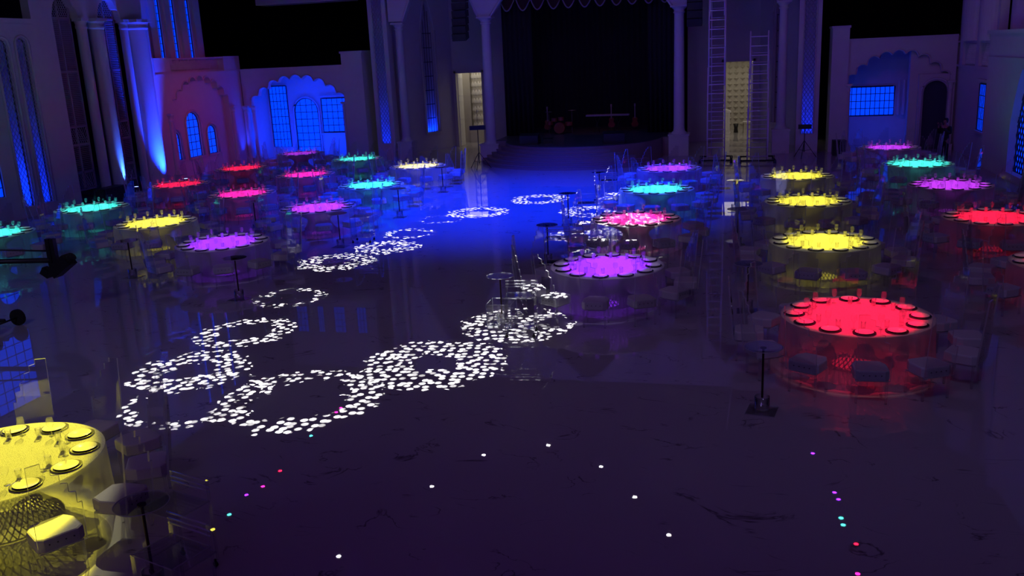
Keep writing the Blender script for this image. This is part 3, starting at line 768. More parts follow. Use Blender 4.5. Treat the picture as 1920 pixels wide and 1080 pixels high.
TABLES = [  # x, y, colour, offset, light source, phrase, light power factor
    (-8.15, 7.85, YEL, 0, (-19, 27, 12), 'the yellow table lower left', .8),
    (-20.3, 20.9, TEA, 0, (-19, 30, 12), 'the half-seen far-left teal table', 1.0),
    (-20.3, 25.2, TEA, 0, (-19, 36, 12), 'the teal table by lattice windows', 1.0),
    (-20.46, 30.37, RED, 0, (-19, 35.5, 12), 'the red table by blue columns', .7),
    (-20.5, 35.1, RED, 0, (-19, 38, 12), 'the red table under arched windows', .8),
    (-20.45, 40.6, VIO, 0, (-19, 39.4, 12), 'the violet table under blue arch', .45),
    (-16.15, 22.6, YEL, 0, (-18.8, 29, 12), 'the yellow table at middle left', 1.0),
    (-16.4, 27.9, PNK, 0, (-18.8, 32.3, 12), 'the nearer left pink table', .8),
    (-16.35, 32.7, PNK, 0, (-18.8, 37, 12), 'the farther left pink table', .8),
    (-16.3, 37.8, TEA, 0, (-19, 39, 12), 'the farthest left teal table', .8),
    (-12.4, 19.9, PUR, 0, (-19.1, 30.1, 12), 'the nearest left purple table', 1.3),
    (-12.2, 25.0, VIO, 0, (-19, 31.5, 12), 'the farther left purple table', .9),
    (-12.33, 29.6, TEA, 0, (-18.8, 33, 12), 'the teal table left of the aisle', 1.0),
    (-12.4, 34.8, YEL, 0, (-18.9, 34, 12), 'the yellow table by left doorway', .8),
    (-2.44, 17.8, PUR, 0, (4.1, 33.4, 12), 'the purple right aisle table', 1.5),
    (-2.39, 23.0, PNK, 0, (4.2, 28, 12), 'the pink table right of the aisle', 1.0),
    (-2.26, 28.0, TEA, 0, (4.1, 31.4, 12), 'the teal table right of the aisle', 1.0),
    (-2.2, 32.87, PUR, 0, (4.0, 37.2, 12), 'the purple table nearest the stage', 1.2),
    (1.95, 14.58, RED, 0, (4.4, 28.5, 12), 'the big red table at right', 1.0),
    (1.97, 20.27, YEL, 15, (4.3, 29.5, 12), 'the nearest right yellow table', .9),
    (2.02, 25.6, YEL, 15, (4.2, 30.6, 12), 'the middle right yellow table', .8),
    (2.05, 30.5, YEL, 15, (4.1, 34.5, 12), 'the farthest right yellow table', .8),
    (6.3, 18.4, RED, 0, (4.4, 28, 12), 'the barely seen lower-right-edge red table', .8),
    (6.04, 23.1, RED, 0, (4.4, 29.9, 12), 'the half-seen right-edge red table', .9),
    (6.15, 28.26, VIO, 0, (4.1, 33.4, 12), 'the violet table on the right', .8),
    (6.14, 33.1, TEA, 0, (4.1, 36, 12), 'the teal table on the right', .9),
    (6.0, 38.2, VIO, 0, (3.6, 37.2, 12), 'the violet table before right arch', .8),
]
def beam(src, aim, col, power, D, r_core, r_halo):
    """a profile spot: hard core with the faint spill of a lens, made paler to grey the skirts"""
    o = spot('table_spot', src, aim, (1, 1, 1), power, 2*math.degrees(math.atan(r_halo/D)), .3, .05)
    l = o.data; l.use_nodes = True; nt = l.node_tree; em = nt.nodes['Emission']
    tc = nt.nodes.new('ShaderNodeTexCoord'); sx = nt.nodes.new('ShaderNodeSeparateXYZ'); nt.links.new(tc.outputs['Normal'], sx.inputs[0])
    ml_ = nt.nodes.new('ShaderNodeMath'); ml_.operation = 'ABSOLUTE'; nt.links.new(sx.outputs[2], ml_.inputs[0])
    mr = nt.nodes.new('ShaderNodeMapRange'); mr.interpolation_type = 'SMOOTHSTEP'
    mr.inputs[1].default_value = math.cos(math.atan(r_core*1.04/D)); mr.inputs[2].default_value = math.cos(math.atan(r_core*.88/D))
    nt.links.new(ml_.outputs[0], mr.inputs[0])
    mx = nt.nodes.new('ShaderNodeMix'); mx.data_type = 'RGBA'; g = sum(col)/3
    mx.inputs['A'].default_value = (*[(.35*c+.65*g)*.085 for c in col], 1); mx.inputs['B'].default_value = (*col, 1)
    nt.links.new(mr.outputs[0], mx.inputs['Factor']); nt.links.new(mx.outputs['Result'], em.inputs['Color'])
    return o
CN = {YEL: 'yellow', TEA: 'teal', RED: 'red', PNK: 'pink', PUR: 'purple', VIO: 'violet'}
HRS = ['twelve', 'one', 'two', 'three', 'four', 'five', 'six', 'seven', 'eight', 'nine', 'ten', 'eleven']
protos = dict(chair=make_chair(), table=make_table(), cloth=make_cloth(), goblet=make_goblet(), tumbler=make_tumbler(), charger=make_charger(), plate=make_plate())
used = set()
def put(kind, loc, rz, label, group):
    o = protos[kind]
    if kind in used: o = copy_tree(o)
    used.add(kind)
    o.location = loc; o.rotation_euler = (0, 0, rz); o['label'] = label; o['group'] = group
    return o
def inview(x, y, z, mg=70):
    px, py = proj((x, y, z)); return -mg < px < 1920+mg and -mg < py < 1080+mg
for (x, y, col, off, src, ph, pf) in TABLES:
    cn = CN[col]
    put('table', (x, y, 0), random.random(), 'round banquet table with wire lattice pedestal, '+ph, 'round banquet tables')
    put('cloth', (x, y, 0), random.random()*6, 'sheer white tablecloth glowing %s over %s' % (cn, ph), 'sheer white tablecloths')
    for k in range(12):
        a = math.radians(90-30*k-off); ca, sa = math.cos(a), math.sin(a)
        clock = HRS[k]+(" o'clock" if not off else '-thirty')
        jit = random.uniform(-.04, .04)
        cx, cy = x+(1.62+jit)*ca, y+(1.62+jit)*sa
        if inview(cx, cy, .5, 110):
            put('chair', (cx, cy, 0), a+PI/2+random.uniform(-.06, .06), "clear chair with white cushion, %s seat of %s" % (clock, ph), 'clear acrylic dining chairs')
        if not inview(x+ca, y+sa, .8, 40): continue
        px, py = x+.94*ca, y+.94*sa
        put('charger', (px, py, H_T+.001), 0, 'black charger, %s seat of %s' % (clock, ph), 'black charger plates')
        put('plate', (px, py, H_T+.008), 0, 'white plate, %s seat of %s' % (clock, ph), 'white dinner plates')
        g = a-.17; put('goblet', (x+.76*math.cos(g), y+.76*math.sin(g), H_T+.001), 0, 'stemmed wine glass, %s seat of %s' % (clock, ph), 'stemmed wine glasses')
        g = a+.02; put('tumbler', (x+.70*math.cos(g), y+.70*math.sin(g), H_T+.001), 0, 'short tumbler, %s seat of %s' % (clock, ph), 'short tumblers')
    kf = .6 if x == -8.15 else .32
    s = Vector((x+(src[0]-x)*kf, y+(src[1]-y)*kf, 11.8)); aim = Vector((x, y, H_T)); D = (aim-s).length; rad = .86
    beam(s, aim, col, 34*D*D*pf*9.5, D, 1.08 if kf > .5 else (1.0 if ph[-5:] == 'right' or 'nearest purple right' in ph else .87), 1.4 if kf > .5 else 1.17)

# ------------------------------------------------------------------ cocktail tables
def make_cocktail():
    t = thing('cocktail_table', '', 'table')
    B().cyl(.26, .94, .952, 36).ob('glass_top', MA['disc'], t)
    B().tube([(.26*math.cos(2*PI*k/40), .26*math.sin(2*PI*k/40), .946) for k in range(40)], .006, 5, closed=True).ob('rim', MA['acre'], t)
    B().cyl(.016, .2, .93, 10).cyl(.045, .925, .94, 14).ob('pole', MA['bronze'], t)
    B().lathe([(.105, .012), (.105, .22), (.095, .22), (.095, .03), (.001, .03)], 20).ob('clear_cylinder', MA['acrl'], t)
    b_ = B().box(-.2, .2, -.2, .2, 0, .012); b_.ob('base_plate', MA['acr'], t)
    e = B(); e.tube([(-.2, -.2, .006), (.2, -.2, .006), (.2, .2, .006), (-.2, .2, .006)], .006, 4, closed=True); e.ob('base_edge', MA['acre'], t)
    return t
ct = make_cocktail(); first = True
for x, y, lab in ((-4.25, 16.1, 'beside the white light rings, before the nearest purple right table'), (.46, 12.3, 'left of the big red table'),
                  (.33, 17.3, 'left of the nearest yellow table on the right'), (.16, 23.3, 'between the two nearer right yellow tables'), (.1, 28.3, 'left of the farthest right yellow table'),
                  (-4.35, 21.2, 'before the pink table right of the aisle'), (-4.7, 26.1, 'before the teal table right of the aisle'), (-4.4, 30.6, 'before the purple table nearest the stage'),
                  (-14.6, 19.2, 'before the yellow table at middle left'), (-10.6, 17.4, 'before the nearest purple left table'), (-10.6, 22.9, 'before the farther purple left table'),
                  (-14.55, 30.5, 'before the farther pink left table'), (-10.5, 27.4, 'before the teal table left of the aisle'), (-14.4, 25.1, 'before the nearer pink left table'),
                  (-10.7, 32.7, 'before the yellow table near the left doorway'), (-5.55, 6.9, 'by the big yellow table in the lower left corner')):
    o = ct if first else copy_tree(ct); first = False
    o.location = (x, y, 0); o.rotation_euler = (0, 0, random.uniform(-.2, .2)); o['label'] = 'clear round pole table '+lab; o['group'] = 'clear glass pole tables'

# ------------------------------------------------------------------ clear service trolleys
def make_trolley():
    t = thing('service_trolley', '', 'trolley')
    W, D_ = .27, .22
    for z in (.16, .74): B().box(-W, W, -D_, D_, z, z+.015).ob('shelf', [MA['acr']], t)
    for z in (.168, .748): B().tube([(-W, -D_, z), (W, -D_, z), (W, D_, z), (-W, D_, z)], .008, 4, closed=True).ob('shelf_edge', MA['acre'], t)
    for sx in (-1, 1):
        for sy in (-1, 1):
            B().box(sx*W-.012, sx*W+.012, sy*D_-.012, sy*D_+.012, .08, .98 if sy > 0 else .76).ob('post', MA['acrl'], t)
            c_ = B(); c_.cyl(.03, -.012, .012, 12); c_.xf(Matrix.Translation((sx*(W-.02), sy*(D_-.02), .035)) @ Matrix.Rotation(PI/2, 4, 'X'))
            c_.box(sx*(W-.02)-.01, sx*(W-.02)+.01, sy*(D_-.02)-.01, sy*(D_-.02)+.01, .05, .09); c_.ob('caster', MA['rubber'], t)
    for z in (.86, .91, .97): B().tube([(-W-.02, D_, z), (W+.02, D_, z)], .010, 8).ob('rail', MA['acre'], t)
    for sx in (-1, 1): B().box(sx*W-.006, sx*W+.006, -D_, D_, .18, .74).ob('side_panel', MA['acr'], t)
    return t
tr = make_trolley(); first = True
for x, y, rz, lab in ((-3.72, 15.45, .1, 'standing in the white light rings'), (-4.05, 25.6, .1, 'among the lights before the teal right table'), (-4.0, 30.1, .1, 'by the pole table nearest the stage'),
                      (-5.45, 7.25, -.3, 'on the floor right of the lower left table'), (-4.95, 6.45, -.3, 'behind the pole table in the lower left corner'), (-10.2, 23.6, .1, 'by the farther purple left table'), (-4.0, 20.6, .1, 'before the pink right table')):
    o = tr if first else copy_tree(tr); first = False
    o.location = (x, y, 0); o.rotation_euler = (0, 0, rz); o['label'] = 'clear acrylic trolley with slatted rail '+lab; o['group'] = 'clear acrylic service trolleys'
t = thing('acrylic_cube', 'open clear acrylic cube around the foot of the nearest pole table', 'display box', (-4.25, 16.1, .02))
bx_ = B()
for z in (.0, .42): bx_.tube([(-.24, -.24, z), (.24, -.24, z), (.24, .24, z), (-.24, .24, z)], .008, 4, closed=True)
for sx in (-1, 1):
    for sy in (-1, 1): bx_.tube([(sx*.24, sy*.24, 0), (sx*.24, sy*.24, .42)], .008, 4)
bx_.ob('edges', MA['acre'], t)
for s_ in (-1, 1): B().box(s_*.24-.003, s_*.24+.003, -.235, .235, 0, .42).ob('side_panel', MA['acr'], t); B().box(-.235, .235, s_*.24-.003, s_*.24+.003, 0, .42).ob('side_panel', MA['acr'], t)

# ------------------------------------------------------------------ ladders
def ladder(x0, x1, yf, yr, H, lab, rear=True):
    t = thing('extension_ladder', lab, 'ladder', ((x0+x1)/2, yf, 0)); h = (x1-x0)/2; ytop = (yr-yf)*.5
    secs = [(0, H*.42, h), (H*.34, H*.72, h-.03), (H*.64, H, h-.06)]
    for z0, z1, hh in secs:
        for s_ in (-1, 1):
            B().tube([(s_*hh, ytop*z0/H*.9, z0), (s_*hh, ytop*z1/H*.9, z1)], .032, 6).ob('rail', MA['alu'], t)
    n = int(H/.38)
    for k in range(1, n+1):
        z = .38*k-.1; hh = [q[2] for q in secs if q[0] <= z <= q[1]][-1] if z <= H else h
        B().tube([(-hh, ytop*z/H*.9, z), (hh, ytop*z/H*.9, z)], .024, 6).ob('rung', MA['alu'], t)
    zr = H*.86
    for s_ in (-1, 1):
        B().tube([(s_*h*.8+.08, yr-yf, 0), (s_*(h-.06)+.05, ytop*.86*.9+.06, zr)], .022, 6).ob('rear_leg', MA['alu'], t)
    for k in range(2, n-1, 1):
        z = .38*k; u = z/zr
        if u > 1: break
        y_ = (yr-yf)*(1-u)+(ytop*.86*.9+.06)*u; B().tube([(-h*.75+.05, y_, z), (h*.75+.08, y_, z)], .014, 5).ob('rear_brace', MA['alu'], t)
    b_ = B()
    for z in (.12,): b_.tube([(-h-.35, -.1, z), (h+.35, -.1, z)], .035, 6).tube([(-h-.35, yr-yf+.1, z), (h+.35, yr-yf+.1, z)], .035, 6)
    for s_ in (-1, 1): b_.tube([(s_*(h+.3), -.2, .12), (s_*(h+.3), yr-yf+.2, .12)], .03, 6).cyl(.06, 0, .12, 10, (s_*(h+.3), -.15)).cyl(.06, 0, .12, 10, (s_*(h+.3), yr-yf+.15))
    b_.ob('outrigger_base', MA['black'], t)
ladder(-1.06, -.34, 40.3, 41.6, 9.6, 'taller aluminium ladder left of the right doorway, reaching out of the picture')
ladder(.62, 1.46, 40.0, 41.3, 5.45, 'shorter aluminium ladder right of the right doorway, about five metres tall')

# ------------------------------------------------------------------ loudspeakers, stands, monitors
def line_array(x, y, zb, n, w_, lab, lean):
    t = thing('line_array', lab, 'loudspeaker', (x, y, zb))
    for k in range(n):
        b_ = B().prism([(-.28, 0), (.3, .02), (.3, .30), (-.28, .32)], 'x', -w_/2, w_/2, 0, 0)
        o = b_.ob('speaker_cabinet', MA['grille'], t); o.location = (0, .02*(n-k)**1.3*lean, .34*k); o.rotation_euler = (math.radians(12*(1-k/n)), 0, 0)
    B().tube([(-w_/2+.05, 0, .34*n), (-w_/2+.05, 0, .34*n+5)], .02, 5).tube([(w_/2-.05, 0, .34*n), (w_/2-.05, 0, .34*n+5)], .02, 5).ob('rigging', MA['black'], t)
line_array(-12.4, 42.3, 5.72, 8, .66, 'black line array loudspeaker hanging left of the stage', -1)
line_array(-1.7, 42.3, 5.84, 8, .66, 'black line array loudspeaker hanging right of the stage', -.2)
def lstand(x, y, z, w_, rz, lab):
    t = thing('light_bar_stand', lab, 'light stand', (x, y, 0), rz)
    B().tube([(0, 0, .25), (0, 0, z)], .02, 8).tube([(0, 0, z), (0, 0, z+.9)], .010, 6).ob('pole', MA['black'], t)
    for k in range(3):
        a = 2*PI*k/3+.3; B().tube([(0, 0, .75), (.55*math.cos(a), .55*math.sin(a), .0)], .014, 6).tube([(0, 0, .3), (.3*math.cos(a), .3*math.sin(a), .34)], .010, 6).ob('leg', MA['black'], t)
    bb = B().box(-w_/2, w_/2, -.09, .09, z, z+.19); bb.ob('light_bar', MA['black'], t)
    for k in range(4):
        c_ = B().cyl(.055, 0, .02, 12); c_.xf(Matrix.Translation((-w_/2+w_*(k+.5)/4, -.09, z+.1)) @ Matrix.Rotation(PI/2, 4, 'X')); c_.ob('lamp_head', MA['grille'], t)
lstand(-11.15, 39.6, 1.75, .72, .25, 'black tripod stand with light bar before the left doorway')
lstand(3.05, 41.6, 1.25, .55, -.05, 'black tripod stand with light bar before the right lattice tower')
def wedge(x, y, z, rz, lab, s_=1):
    t = thing('stage_monitor', lab, 'loudspeaker', (x, y, z), rz)
    B().prism([(-.28*s_, 0), (.3*s_, 0), (.3*s_, .12*s_), (.0, .42*s_), (-.28*s_, .34*s_)], 'x', -.36*s_, .36*s_).ob('cabinet', MA['black'], t)
    B().add([(-.32*s_, .28*s_, .15*s_), (.32*s_, .28*s_, .15*s_), (.32*s_, .03*s_, .42*s_), (-.32*s_, .03*s_, .42*s_)], [(0, 1, 2, 3)]).ob('grille', MA['grille'], t)
wedge(-9.1, 41.2, HS, 0, 'black wedge monitor on the left of the stage', 1.2); wedge(-5.2, 40.9, HS, .2, 'long black wedge monitor on the right of the stage', 1.3)
wedge(-8.3, 41.4, HS, .2, 'small black wedge monitor on the left of the stage', .6)
t = thing('subwoofer', 'black speaker box on the floor left of the right scalloped arch', 'loudspeaker', (4.55, 42.2, 0))
B().box(-.28, .28, -.25, .25, .03, .68).ob('cabinet', MA['black'], t); B().box(-.25, .25, -.262, -.25, .06, .65).ob('grille', MA['grille'], t)
t = thing('subwoofer', 'black speaker box below the left louvred screen', 'loudspeaker', (-24.3, 31.4, 0), PI/2)
B().box(-.7, .7, -.25, .25, .03, .55).ob('cabinet', MA['black'], t); B().box(-.66, .66, -.262, -.25, .06, .52).ob('grille', MA['grille'], t)
# band equipment on stage
t = thing('drum_kit', 'dark drum kit at the back left of the stage', 'drum kit', (-8.6, 46.2, HS))
c_ = B().cyl(.28, -.2, .2, 20); c_.xf(Matrix.Translation((0, -.1, .3)) @ Matrix.Rotation(PI/2, 4, 'X')); c_.ob('bass_drum', MA['wood'], t)
for x, z, r in ((-.3, .62, .15), (.05, .66, .15), (.45, .4, .19), (-.55, .45, .17)): B().cyl(r, z, z+.18, 16, (x, 0)).ob('drum', MA['wood'], t)
for x, z in ((-.6, 1.1), (.6, 1.15)): B().lathe([(.001, z+.02), (.2, z)], 18, (x, .1, 0)).tube([(x, .1, 0), (x, .1, z+.02)], .01, 5).ob('cymbal', MA['fringe'], t)
t = thing('keyboard', 'long dark keyboard on a stand at the back of the stage', 'keyboard', (-6.2, 46.6, HS))
B().box(-1.1, 1.1, -.17, .17, .8, .88).ob('body', MA['fringe'], t)
for s_ in (-1, 1): B().tube([(s_*.7, -.15, 0), (s_*.4, .1, .8)], .015, 5).tube([(s_*.4, -.15, 0), (s_*.7, .1, .8)], .015, 5).ob('stand_leg', MA['black'], t)
def guitar(x, y, rz, lab):
    t = thing('guitar', lab, 'guitar', (x, y, HS), rz)
    o = [(.0, .0), (.14, .03), (.19, .14), (.14, .25), (.11, .32), (.14, .42), (.08, .5), (0, .51), (-.08, .5), (-.14, .42), (-.11, .32), (-.14, .25), (-.19, .14), (-.14, .03)]
    b_ = B().prism(o, 'y', -.03, .03); b_.v = [(a, c, d+.15) for a, c, d in b_.v]; b_.ob('body', MA['wood'], t)
    B().box(-.025, .025, -.04, -.02, .6, 1.2).box(-.04, .04, -.035, -.02, 1.2, 1.34).ob('neck', MA['fringe'], t)
    B().tube([(-.2, -.15, 0), (0, .02, .3), (.2, -.15, 0)], .01, 5).tube([(0, .02, .3), (0, .25, 0)], .01, 5).ob('stand', MA['black'], t)
guitar(-9.4, 46.9, .3, 'red guitar on a stand at the back left of the stage'); guitar(-6.1, 47.3, -.2, 'red guitar on a stand behind the long keyboard'); guitar(-4.9, 47.3, .3, 'red guitar on a stand at the back right of the stage')
spot('stage_red_light', (-7, 45.9, 6.5), (-7, 47, 1.5), (1, .25, .12), 60, 50, 1, .1)
spot('stage_floor_blue', (-7, 40, 9), (-7, 43, .9), (.02, .2, 1), 260, 60, 1, .1)

# ------------------------------------------------------------------ camera crane at the left edge
t = thing('camera_crane', 'black camera crane arm with hanging camera head at the left edge', 'camera crane', (-13.78, 15.9, 0))
u = Vector((-1, -.12, 0)).normalized()
P = lambda k, z: tuple(u*k+Vector((0, 0, z)))
B().tube([P(.25, 1.22), P(4.2, 1.2)], .055, 8).ob('boom', MA['black'], t)
B().tube([P(.2, 1.42), P(4.2, 1.58)], .018, 6).ob('tension_rod', MA['black'], t)
B().box(-.29, -.2, -.05, .05, 1.1, 1.68).box(-.17, -.08, -.05, .05, 1.1, 1.68).ob('mast_bracket', MA['black'], t)
b_ = B().box(-.26, .26, -.13, .13, -.13, .13); b_.xf(Matrix.Translation((.0, 0, 1.1)) @ Matrix.Rotation(-.6, 4, 'Y')); b_.ob('camera_body', MA['black'], t)
b_ = B().cyl(.09, 0, .26, 16); b_.xf(Matrix.Translation((.1, 0, 1.14)) @ Matrix.Rotation(PI/2-.7, 4, 'Y')); b_.ob('camera_lens', MA['rubber'], t)
b_ = B().box(-.1, .1, -.08, .08, -.08, .08); b_.xf(Matrix.Translation((-.4, 0, .95)) @ Matrix.Rotation(.6, 4, 'Y')); b_.ob('monitor', MA['black'], t)
B().tube([P(2.4, 1.15), tuple(u*2.4+Vector((.3, -1.0, .24)))], .05, 8).ob('column', MA['black'], t)
for k in (.95, 3.2):
    for s_ in (-.35, .35):
        q = u*k+Vector((.3, s_-1.0, .17)); c_ = B().cyl(.17, -.035, .035, 20); c_.xf(Matrix.Translation(q) @ Matrix.Rotation(PI/2, 4, 'X')); c_.ob('wheel', MA['rubber'], t)
b_ = B(); Q = lambda k, y_, z: tuple(u*k+Vector((.3, y_-1.0, z)))
b_.tube([Q(.95, 0, .2), Q(3.2, 0, .26)], .04, 6).tube([Q(.95, -.35, .17), Q(.95, .35, .17)], .02, 6).tube([Q(3.2, -.35, .17), Q(3.2, .35, .17)], .02, 6); b_.ob('dolly_frame', MA['black'], t)

# ------------------------------------------------------------------ person by the arched doorway
def skinned(name, chains, mt, parent=None, sub=2):
    vs, es, rs = [], [], []; idx = {}
    for ch in chains:
        prev = None
        for p, r in ch:
            k = tuple(round(c, 4) for c in p)
            if k not in idx: idx[k] = len(vs); vs.append(p); rs.append(r)
            i = idx[k]
            if prev is not None and prev != i: es.append((prev, i))
            prev = i
    me = bpy.data.meshes.new(name); me.from_pydata(vs, es, []); me.materials.append(mt)
    o = bpy.data.objects.new(name, me); COL.objects.link(o)
    sk = o.modifiers.new('skin', 'SKIN'); 
    for i, r in enumerate(rs):
        rr = r if isinstance(r, tuple) else (r, r); me.skin_vertices[0].data[i].radius = rr
    me.skin_vertices[0].data[0].use_root = True
    s_ = o.modifiers.new('sub', 'SUBSURF'); s_.levels = sub; s_.render_levels = sub
    if parent: o.parent = parent
    for p in me.polygons: p.use_smooth = True
    return o
pe = thing('person', 'person in dark clothes standing by the right arched doorway holding up a phone', 'person', (8.19, 39.15, 0), PI*.75)
# facing +y local; arms bent, hands raised in front of the face
pel = ((0, 0, .95), (.15, .11))
fing = []
def hand(sx):
    w_ = Vector((sx*.07, .34, 1.47)); ch = [[(tuple(w_), .024), (tuple(w_+Vector((0, .02, .06))), (.034, .018))]]
    for k in range(4):
        b0 = w_+Vector((sx*(-.026+.017*k), .03, .085)); ln = (.052, .062, .058, .045)[k]
        ch.append([(tuple(w_+Vector((0, .02, .06))), (.034, .018)), (tuple(b0), .009), (tuple(b0+Vector((0, .012, ln*.6))), .008), (tuple(b0+Vector((0, .03, ln))), .007)])
    ch.append([(tuple(w_+Vector((0, .02, .06))), (.034, .018)), (tuple(w_+Vector((-sx*.04, .03, .05))), .010), (tuple(w_+Vector((-sx*.055, .045, .085))), .009)])
    return ch
body = [[pel, ((0, 0, 1.12), (.14, .10)), ((0, .0, 1.28), (.17, .11)), ((0, -.01, 1.42), (.15, .09)), ((0, 0, 1.50), (.055, .055)), ((0, .015, 1.56), (.06, .065)), ((0, .02, 1.64), (.078, .095)), ((0, .015, 1.71), (.06, .075))]]
for sx in (-1, 1):
    body.append([pel, ((sx*.1, 0, .86), (.09, .095)), ((sx*.11, .02, .5), .06), ((sx*.115, -.01, .28), .052), ((sx*.12, 0, .09), .04), ((sx*.125, .09, .035), (.04, .03)), ((sx*.13, .16, .03), (.035, .022))])
    body.append([((0, -.01, 1.42), (.15, .09)), ((sx*.19, -.01, 1.40), .055), ((sx*.25, .03, 1.16), .045), ((sx*.16, .2, 1.30), .036), ((sx*.07, .34, 1.47), .024)])
    body += hand(sx)
skinned('body', body, MA['skin'], pe)
cl = [[((0, 0, .84), (.19, .15)), ((0, 0, .95), (.18, .14)), ((0, 0, 1.12), (.17, .13)), ((0, .0, 1.28), (.185, .125)), ((0, -.01, 1.41), (.165, .105)), ((0, 0, 1.47), (.075, .07))]]
for sx in (-1, 1): cl.append([((0, -.01, 1.41), (.165, .105)), ((sx*.19, -.01, 1.40), .07), ((sx*.25, .03, 1.16), .058), ((sx*.16, .2, 1.30), .048), ((sx*.1, .29, 1.41), .04)])
skinned('jacket', cl, MA['cloth'], pe)
tl_ = [[((0, 0, .97), (.16, .12)), ((0, 0, .9), (.15, .12))]]
for sx in (-1, 1): tl_.append([((0, 0, .9), (.15, .12)), ((sx*.1, 0, .84), (.105, .11)), ((sx*.11, .02, .5), .078), ((sx*.115, -.01, .28), .068), ((sx*.12, 0, .07), .06)])
skinned('trousers', tl_, MA['cloth'], pe)
for sx in (-1, 1):
    B().prism([(sx*.125-.05, -.07), (sx*.125+.05, -.07), (sx*.13+.05, .12), (sx*.13+.02, .2), (sx*.13-.02, .2), (sx*.13-.05, .12)], 'z', 0, .07).ob('shoe', MA['black'], pe)
hb = B().lathe([(.001, 1.765), (.05, 1.76), (.08, 1.73), (.092, 1.68), (.088, 1.62), (.07, 1.58)], 18, (0, -.012, 0)); hb.ob('hair', MA['hair'], pe)
fb = B().prism([(-.012, 1.60), (.012, 1.60), (.006, 1.65), (-.006, 1.65)], 'y', .10, .128); fb.ob('nose', MA['skin'], pe)
for sx in (-1, 1):
    B().lathe([(.001, -.008), (.011, 0), (.001, .008)], 8, (sx*.032, .105, 1.655)).ob('eye', MA['stud'], pe)
    B().lathe([(.001, -.028), (.012, -.012), (.014, .012), (.001, .028)], 8, (sx*.082, .01, 1.645)).ob('ear', MA['skin'], pe)
B().box(-.024, .024, .103, .112, 1.578, 1.588).ob('mouth', MA['wood'], pe)
ph_ = B().box(-.075, .075, .385, .395, 1.50, 1.585).ob('phone', MA['black'])
ph_.location = (8.19, 39.15, 0); ph_.rotation_euler = (0, 0, PI*.75); tag(ph_, 'dark phone held up by the person at the right arched doorway', 'phone')

# ------------------------------------------------------------------ ceiling lamps whose lenses mirror in the floor
def lamp(x, y, z, col, s_, lab, r=.11):
    t = thing('stage_light', lab, 'light', (x, y, z), 0, 'moving head lights on the ceiling trusses')
    B().box(-.15, .15, -.12, .12, .28, .42).ob('base', MA['black'], t)
    B().box(-.17, -.14, -.04, .04, 0, .3).box(.14, .17, -.04, .04, 0, .3).ob('yoke', MA['black'], t)
    B().lathe([(.12, .0), (.13, .12), (.08, .3), (.001, .32)], 16).ob('head', MA['black'], t)
    B().cyl(r, -.004, 0, 16).ob('lens', lens_mat('lens', col, s_), t)
LP = [(3.52, 37.17, PUR), (4.05, 33.7, PUR), (4.14, 33.15, PUR), (4.08, 31.7, TEA), (4.1, 31.2, TEA), (4.39, 29.92, RED), (4.21, 28.02, PNK),
      (-19.11, 36.02, TEA), (-19.1, 39.46, PNK), (-19.1, 38.9, PNK), (-19.14, 30.08, PUR), (-18.8, 32.34, RED), (-18.83, 30.88, PNK), (-18.98, 28.46, TEA), (-19.0, 27.3, YEL)]
LW = [(-10.41, 35.1), (-11.75, 31.91), (-5.17, 34.67), (-3.5, 32.2), (-2.01, 29.54), (-7.79, 36.46), (-13.38, 26.29)]
for i, (x, y, c) in enumerate(LP): lamp(x, y, 12, c, 60, 'black moving head light on the ceiling truss shining %s' % CN[c], .08)
for i, (x, y) in enumerate(LW): lamp(x, y, 12, (1, 1, 1), 60, 'black moving head light on the curved ceiling truss shining white', .08)
for nm, pts in (('truss_right', [(4.0, 24, 12.5), (4.1, 40, 12.5)]), ('truss_left', [(-19, 24, 12.5), (-19, 41, 12.5)]),
                ('truss_curved', [(-14.2, 23, 12.5)]+[(x, y, 12.5) for x, y in ((-13.38, 26.3), (-11.75, 31.9), (-10.4, 35.1), (-7.8, 36.5), (-5.2, 34.7), (-3.5, 32.2), (-2, 29.5))])):
    b_ = B()
    for dx, dz in ((-.12, 0), (.12, 0), (0, .22)): b_.tube([(x+dx, y, z+dz) for x, y, z in pts], .025, 5)
    tag(b_.ob('lighting_truss', MA['black']), 'black lighting truss under the ceiling, '+{'truss_right': 'above the right tables', 'truss_left': 'above the left tables', 'truss_curved': 'curving above the aisle'}[nm], 'truss')

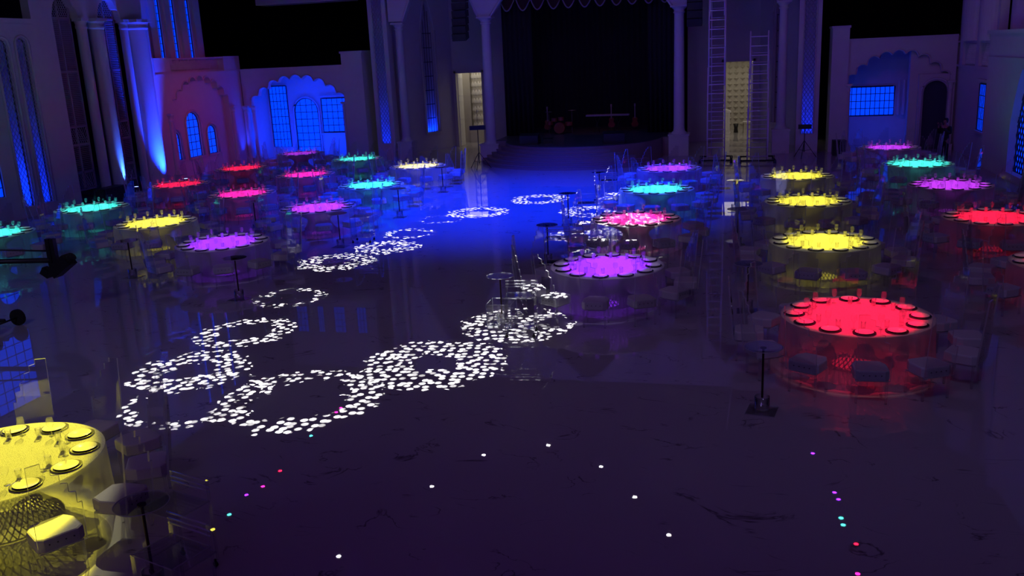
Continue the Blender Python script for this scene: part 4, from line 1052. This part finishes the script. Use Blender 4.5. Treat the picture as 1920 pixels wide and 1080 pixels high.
# ------------------------------------------------------------------ pattern projectors: rings of white dots on the floor
def gobo(x, y, src, r_out, r_in, power, seed, cell=.15, sparse=0):
    D = (Vector((x, y, 0))-Vector(src)).length
    o = spot('pattern_projector', src, (x, y, 0), (1, 1, 1), power, 2*math.degrees(math.atan(r_out*1.05/D)), .02, .006)
    l = o.data; l.use_nodes = True; nt = l.node_tree; em = nt.nodes['Emission']
    tc = nt.nodes.new('ShaderNodeTexCoord'); sx = nt.nodes.new('ShaderNodeSeparateXYZ'); nt.links.new(tc.outputs['Normal'], sx.inputs[0])
    def M_(op, a, b_=None, clamp=False):
        n = nt.nodes.new('ShaderNodeMath'); n.operation = op; n.use_clamp = clamp
        for i, v in enumerate((a, b_)):
            if v is None: continue
            if isinstance(v, (int, float)): n.inputs[i].default_value = v
            else: nt.links.new(v, n.inputs[i])
        return n.outputs[0]
    X = M_('MULTIPLY', M_('DIVIDE', sx.outputs[0], sx.outputs[2]), D); Y = M_('MULTIPLY', M_('DIVIDE', sx.outputs[1], sx.outputs[2]), D)
    cb = nt.nodes.new('ShaderNodeCombineXYZ'); nt.links.new(X, cb.inputs[0]); nt.links.new(Y, cb.inputs[1]); cb.inputs[2].default_value = seed
    ln = M_('SQRT', M_('ADD', M_('MULTIPLY', X, X), M_('MULTIPLY', Y, Y)))
    vo = nt.nodes.new('ShaderNodeTexVoronoi'); vo.inputs['Scale'].default_value = 1/cell; vo.inputs['Randomness'].default_value = .8
    vo.voronoi_dimensions = '2D'
    mp = nt.nodes.new('ShaderNodeMapping'); mp.inputs['Location'].default_value = (seed*3.1, seed*1.7, 0); nt.links.new(cb.outputs[0], mp.inputs[0]); nt.links.new(mp.outputs[0], vo.inputs['Vector'])
    hs = nt.nodes.new('ShaderNodeSeparateColor'); nt.links.new(vo.outputs['Color'], hs.inputs[0])
    lum = M_('ADD', .25, M_('MULTIPLY', hs.outputs[0], .9))
    dots = M_('SUBTRACT', 1, M_('MULTIPLY', M_('SUBTRACT', vo.outputs['Distance'], .28), 9, True), True)
    # flower-like outline: clusters around the ring
    no = nt.nodes.new('ShaderNodeTexNoise'); no.inputs['Scale'].default_value = 2.8; nt.links.new(mp.outputs[0], no.inputs['Vector'])
    wob = M_('MULTIPLY', M_('SUBTRACT', no.outputs['Fac'], .5), .75)
    lw_ = M_('ADD', ln, wob)
    ring = M_('MULTIPLY', M_('GREATER_THAN', lw_, r_in), M_('LESS_THAN', lw_, r_out*.97))
    cl_ = M_('MULTIPLY', M_('SUBTRACT', no.outputs['Fac'], .30+.13*sparse), 12, True)
    fill = M_('ADD', M_('MULTIPLY', M_('MULTIPLY', M_('MULTIPLY', dots, lum), ring), cl_), .0008)
    nt.links.new(fill, em.inputs['Strength'])
    return o
G = [(-8.98, 12.97, 1.05, .36, 0), (-9.16, 15.12, .95, .55, 0), (-6.45, 11.95, 1.30, .78, .3), (-4.87, 13.78, 1.25, .42, 0), (-3.96, 16.1, 1.1, .0, 0),
     (-9.93, 21.1, 1.05, .40, 0), (-9.2, 22.9, .95, .25, 0), (-9.25, 24.8, .8, .55, .8), (-8.97, 27.1, .8, .6, 1.4), (-8.1, 28.3, 1.05, .55, .2), (-6.58, 30.9, 1.05, .5, 0),
     (-9.5, 17.65, .85, .62, 1.2), (-8.1, 11.75, 1.2, .95, 1.2), (-4.32, 28.4, 1.1, .4, .4), (-3.9, 24.6, 1.1, .2, .4), (-2.75, 22.6, 1.35, .0, 1.2)]
for i, (x, y, ro, ri, sp_) in enumerate(G):
    gobo(x, y, (x*.8-1.2, y*.75+6.5, 12.2), ro, ri, 44000, i+1.37, sparse=sp_)
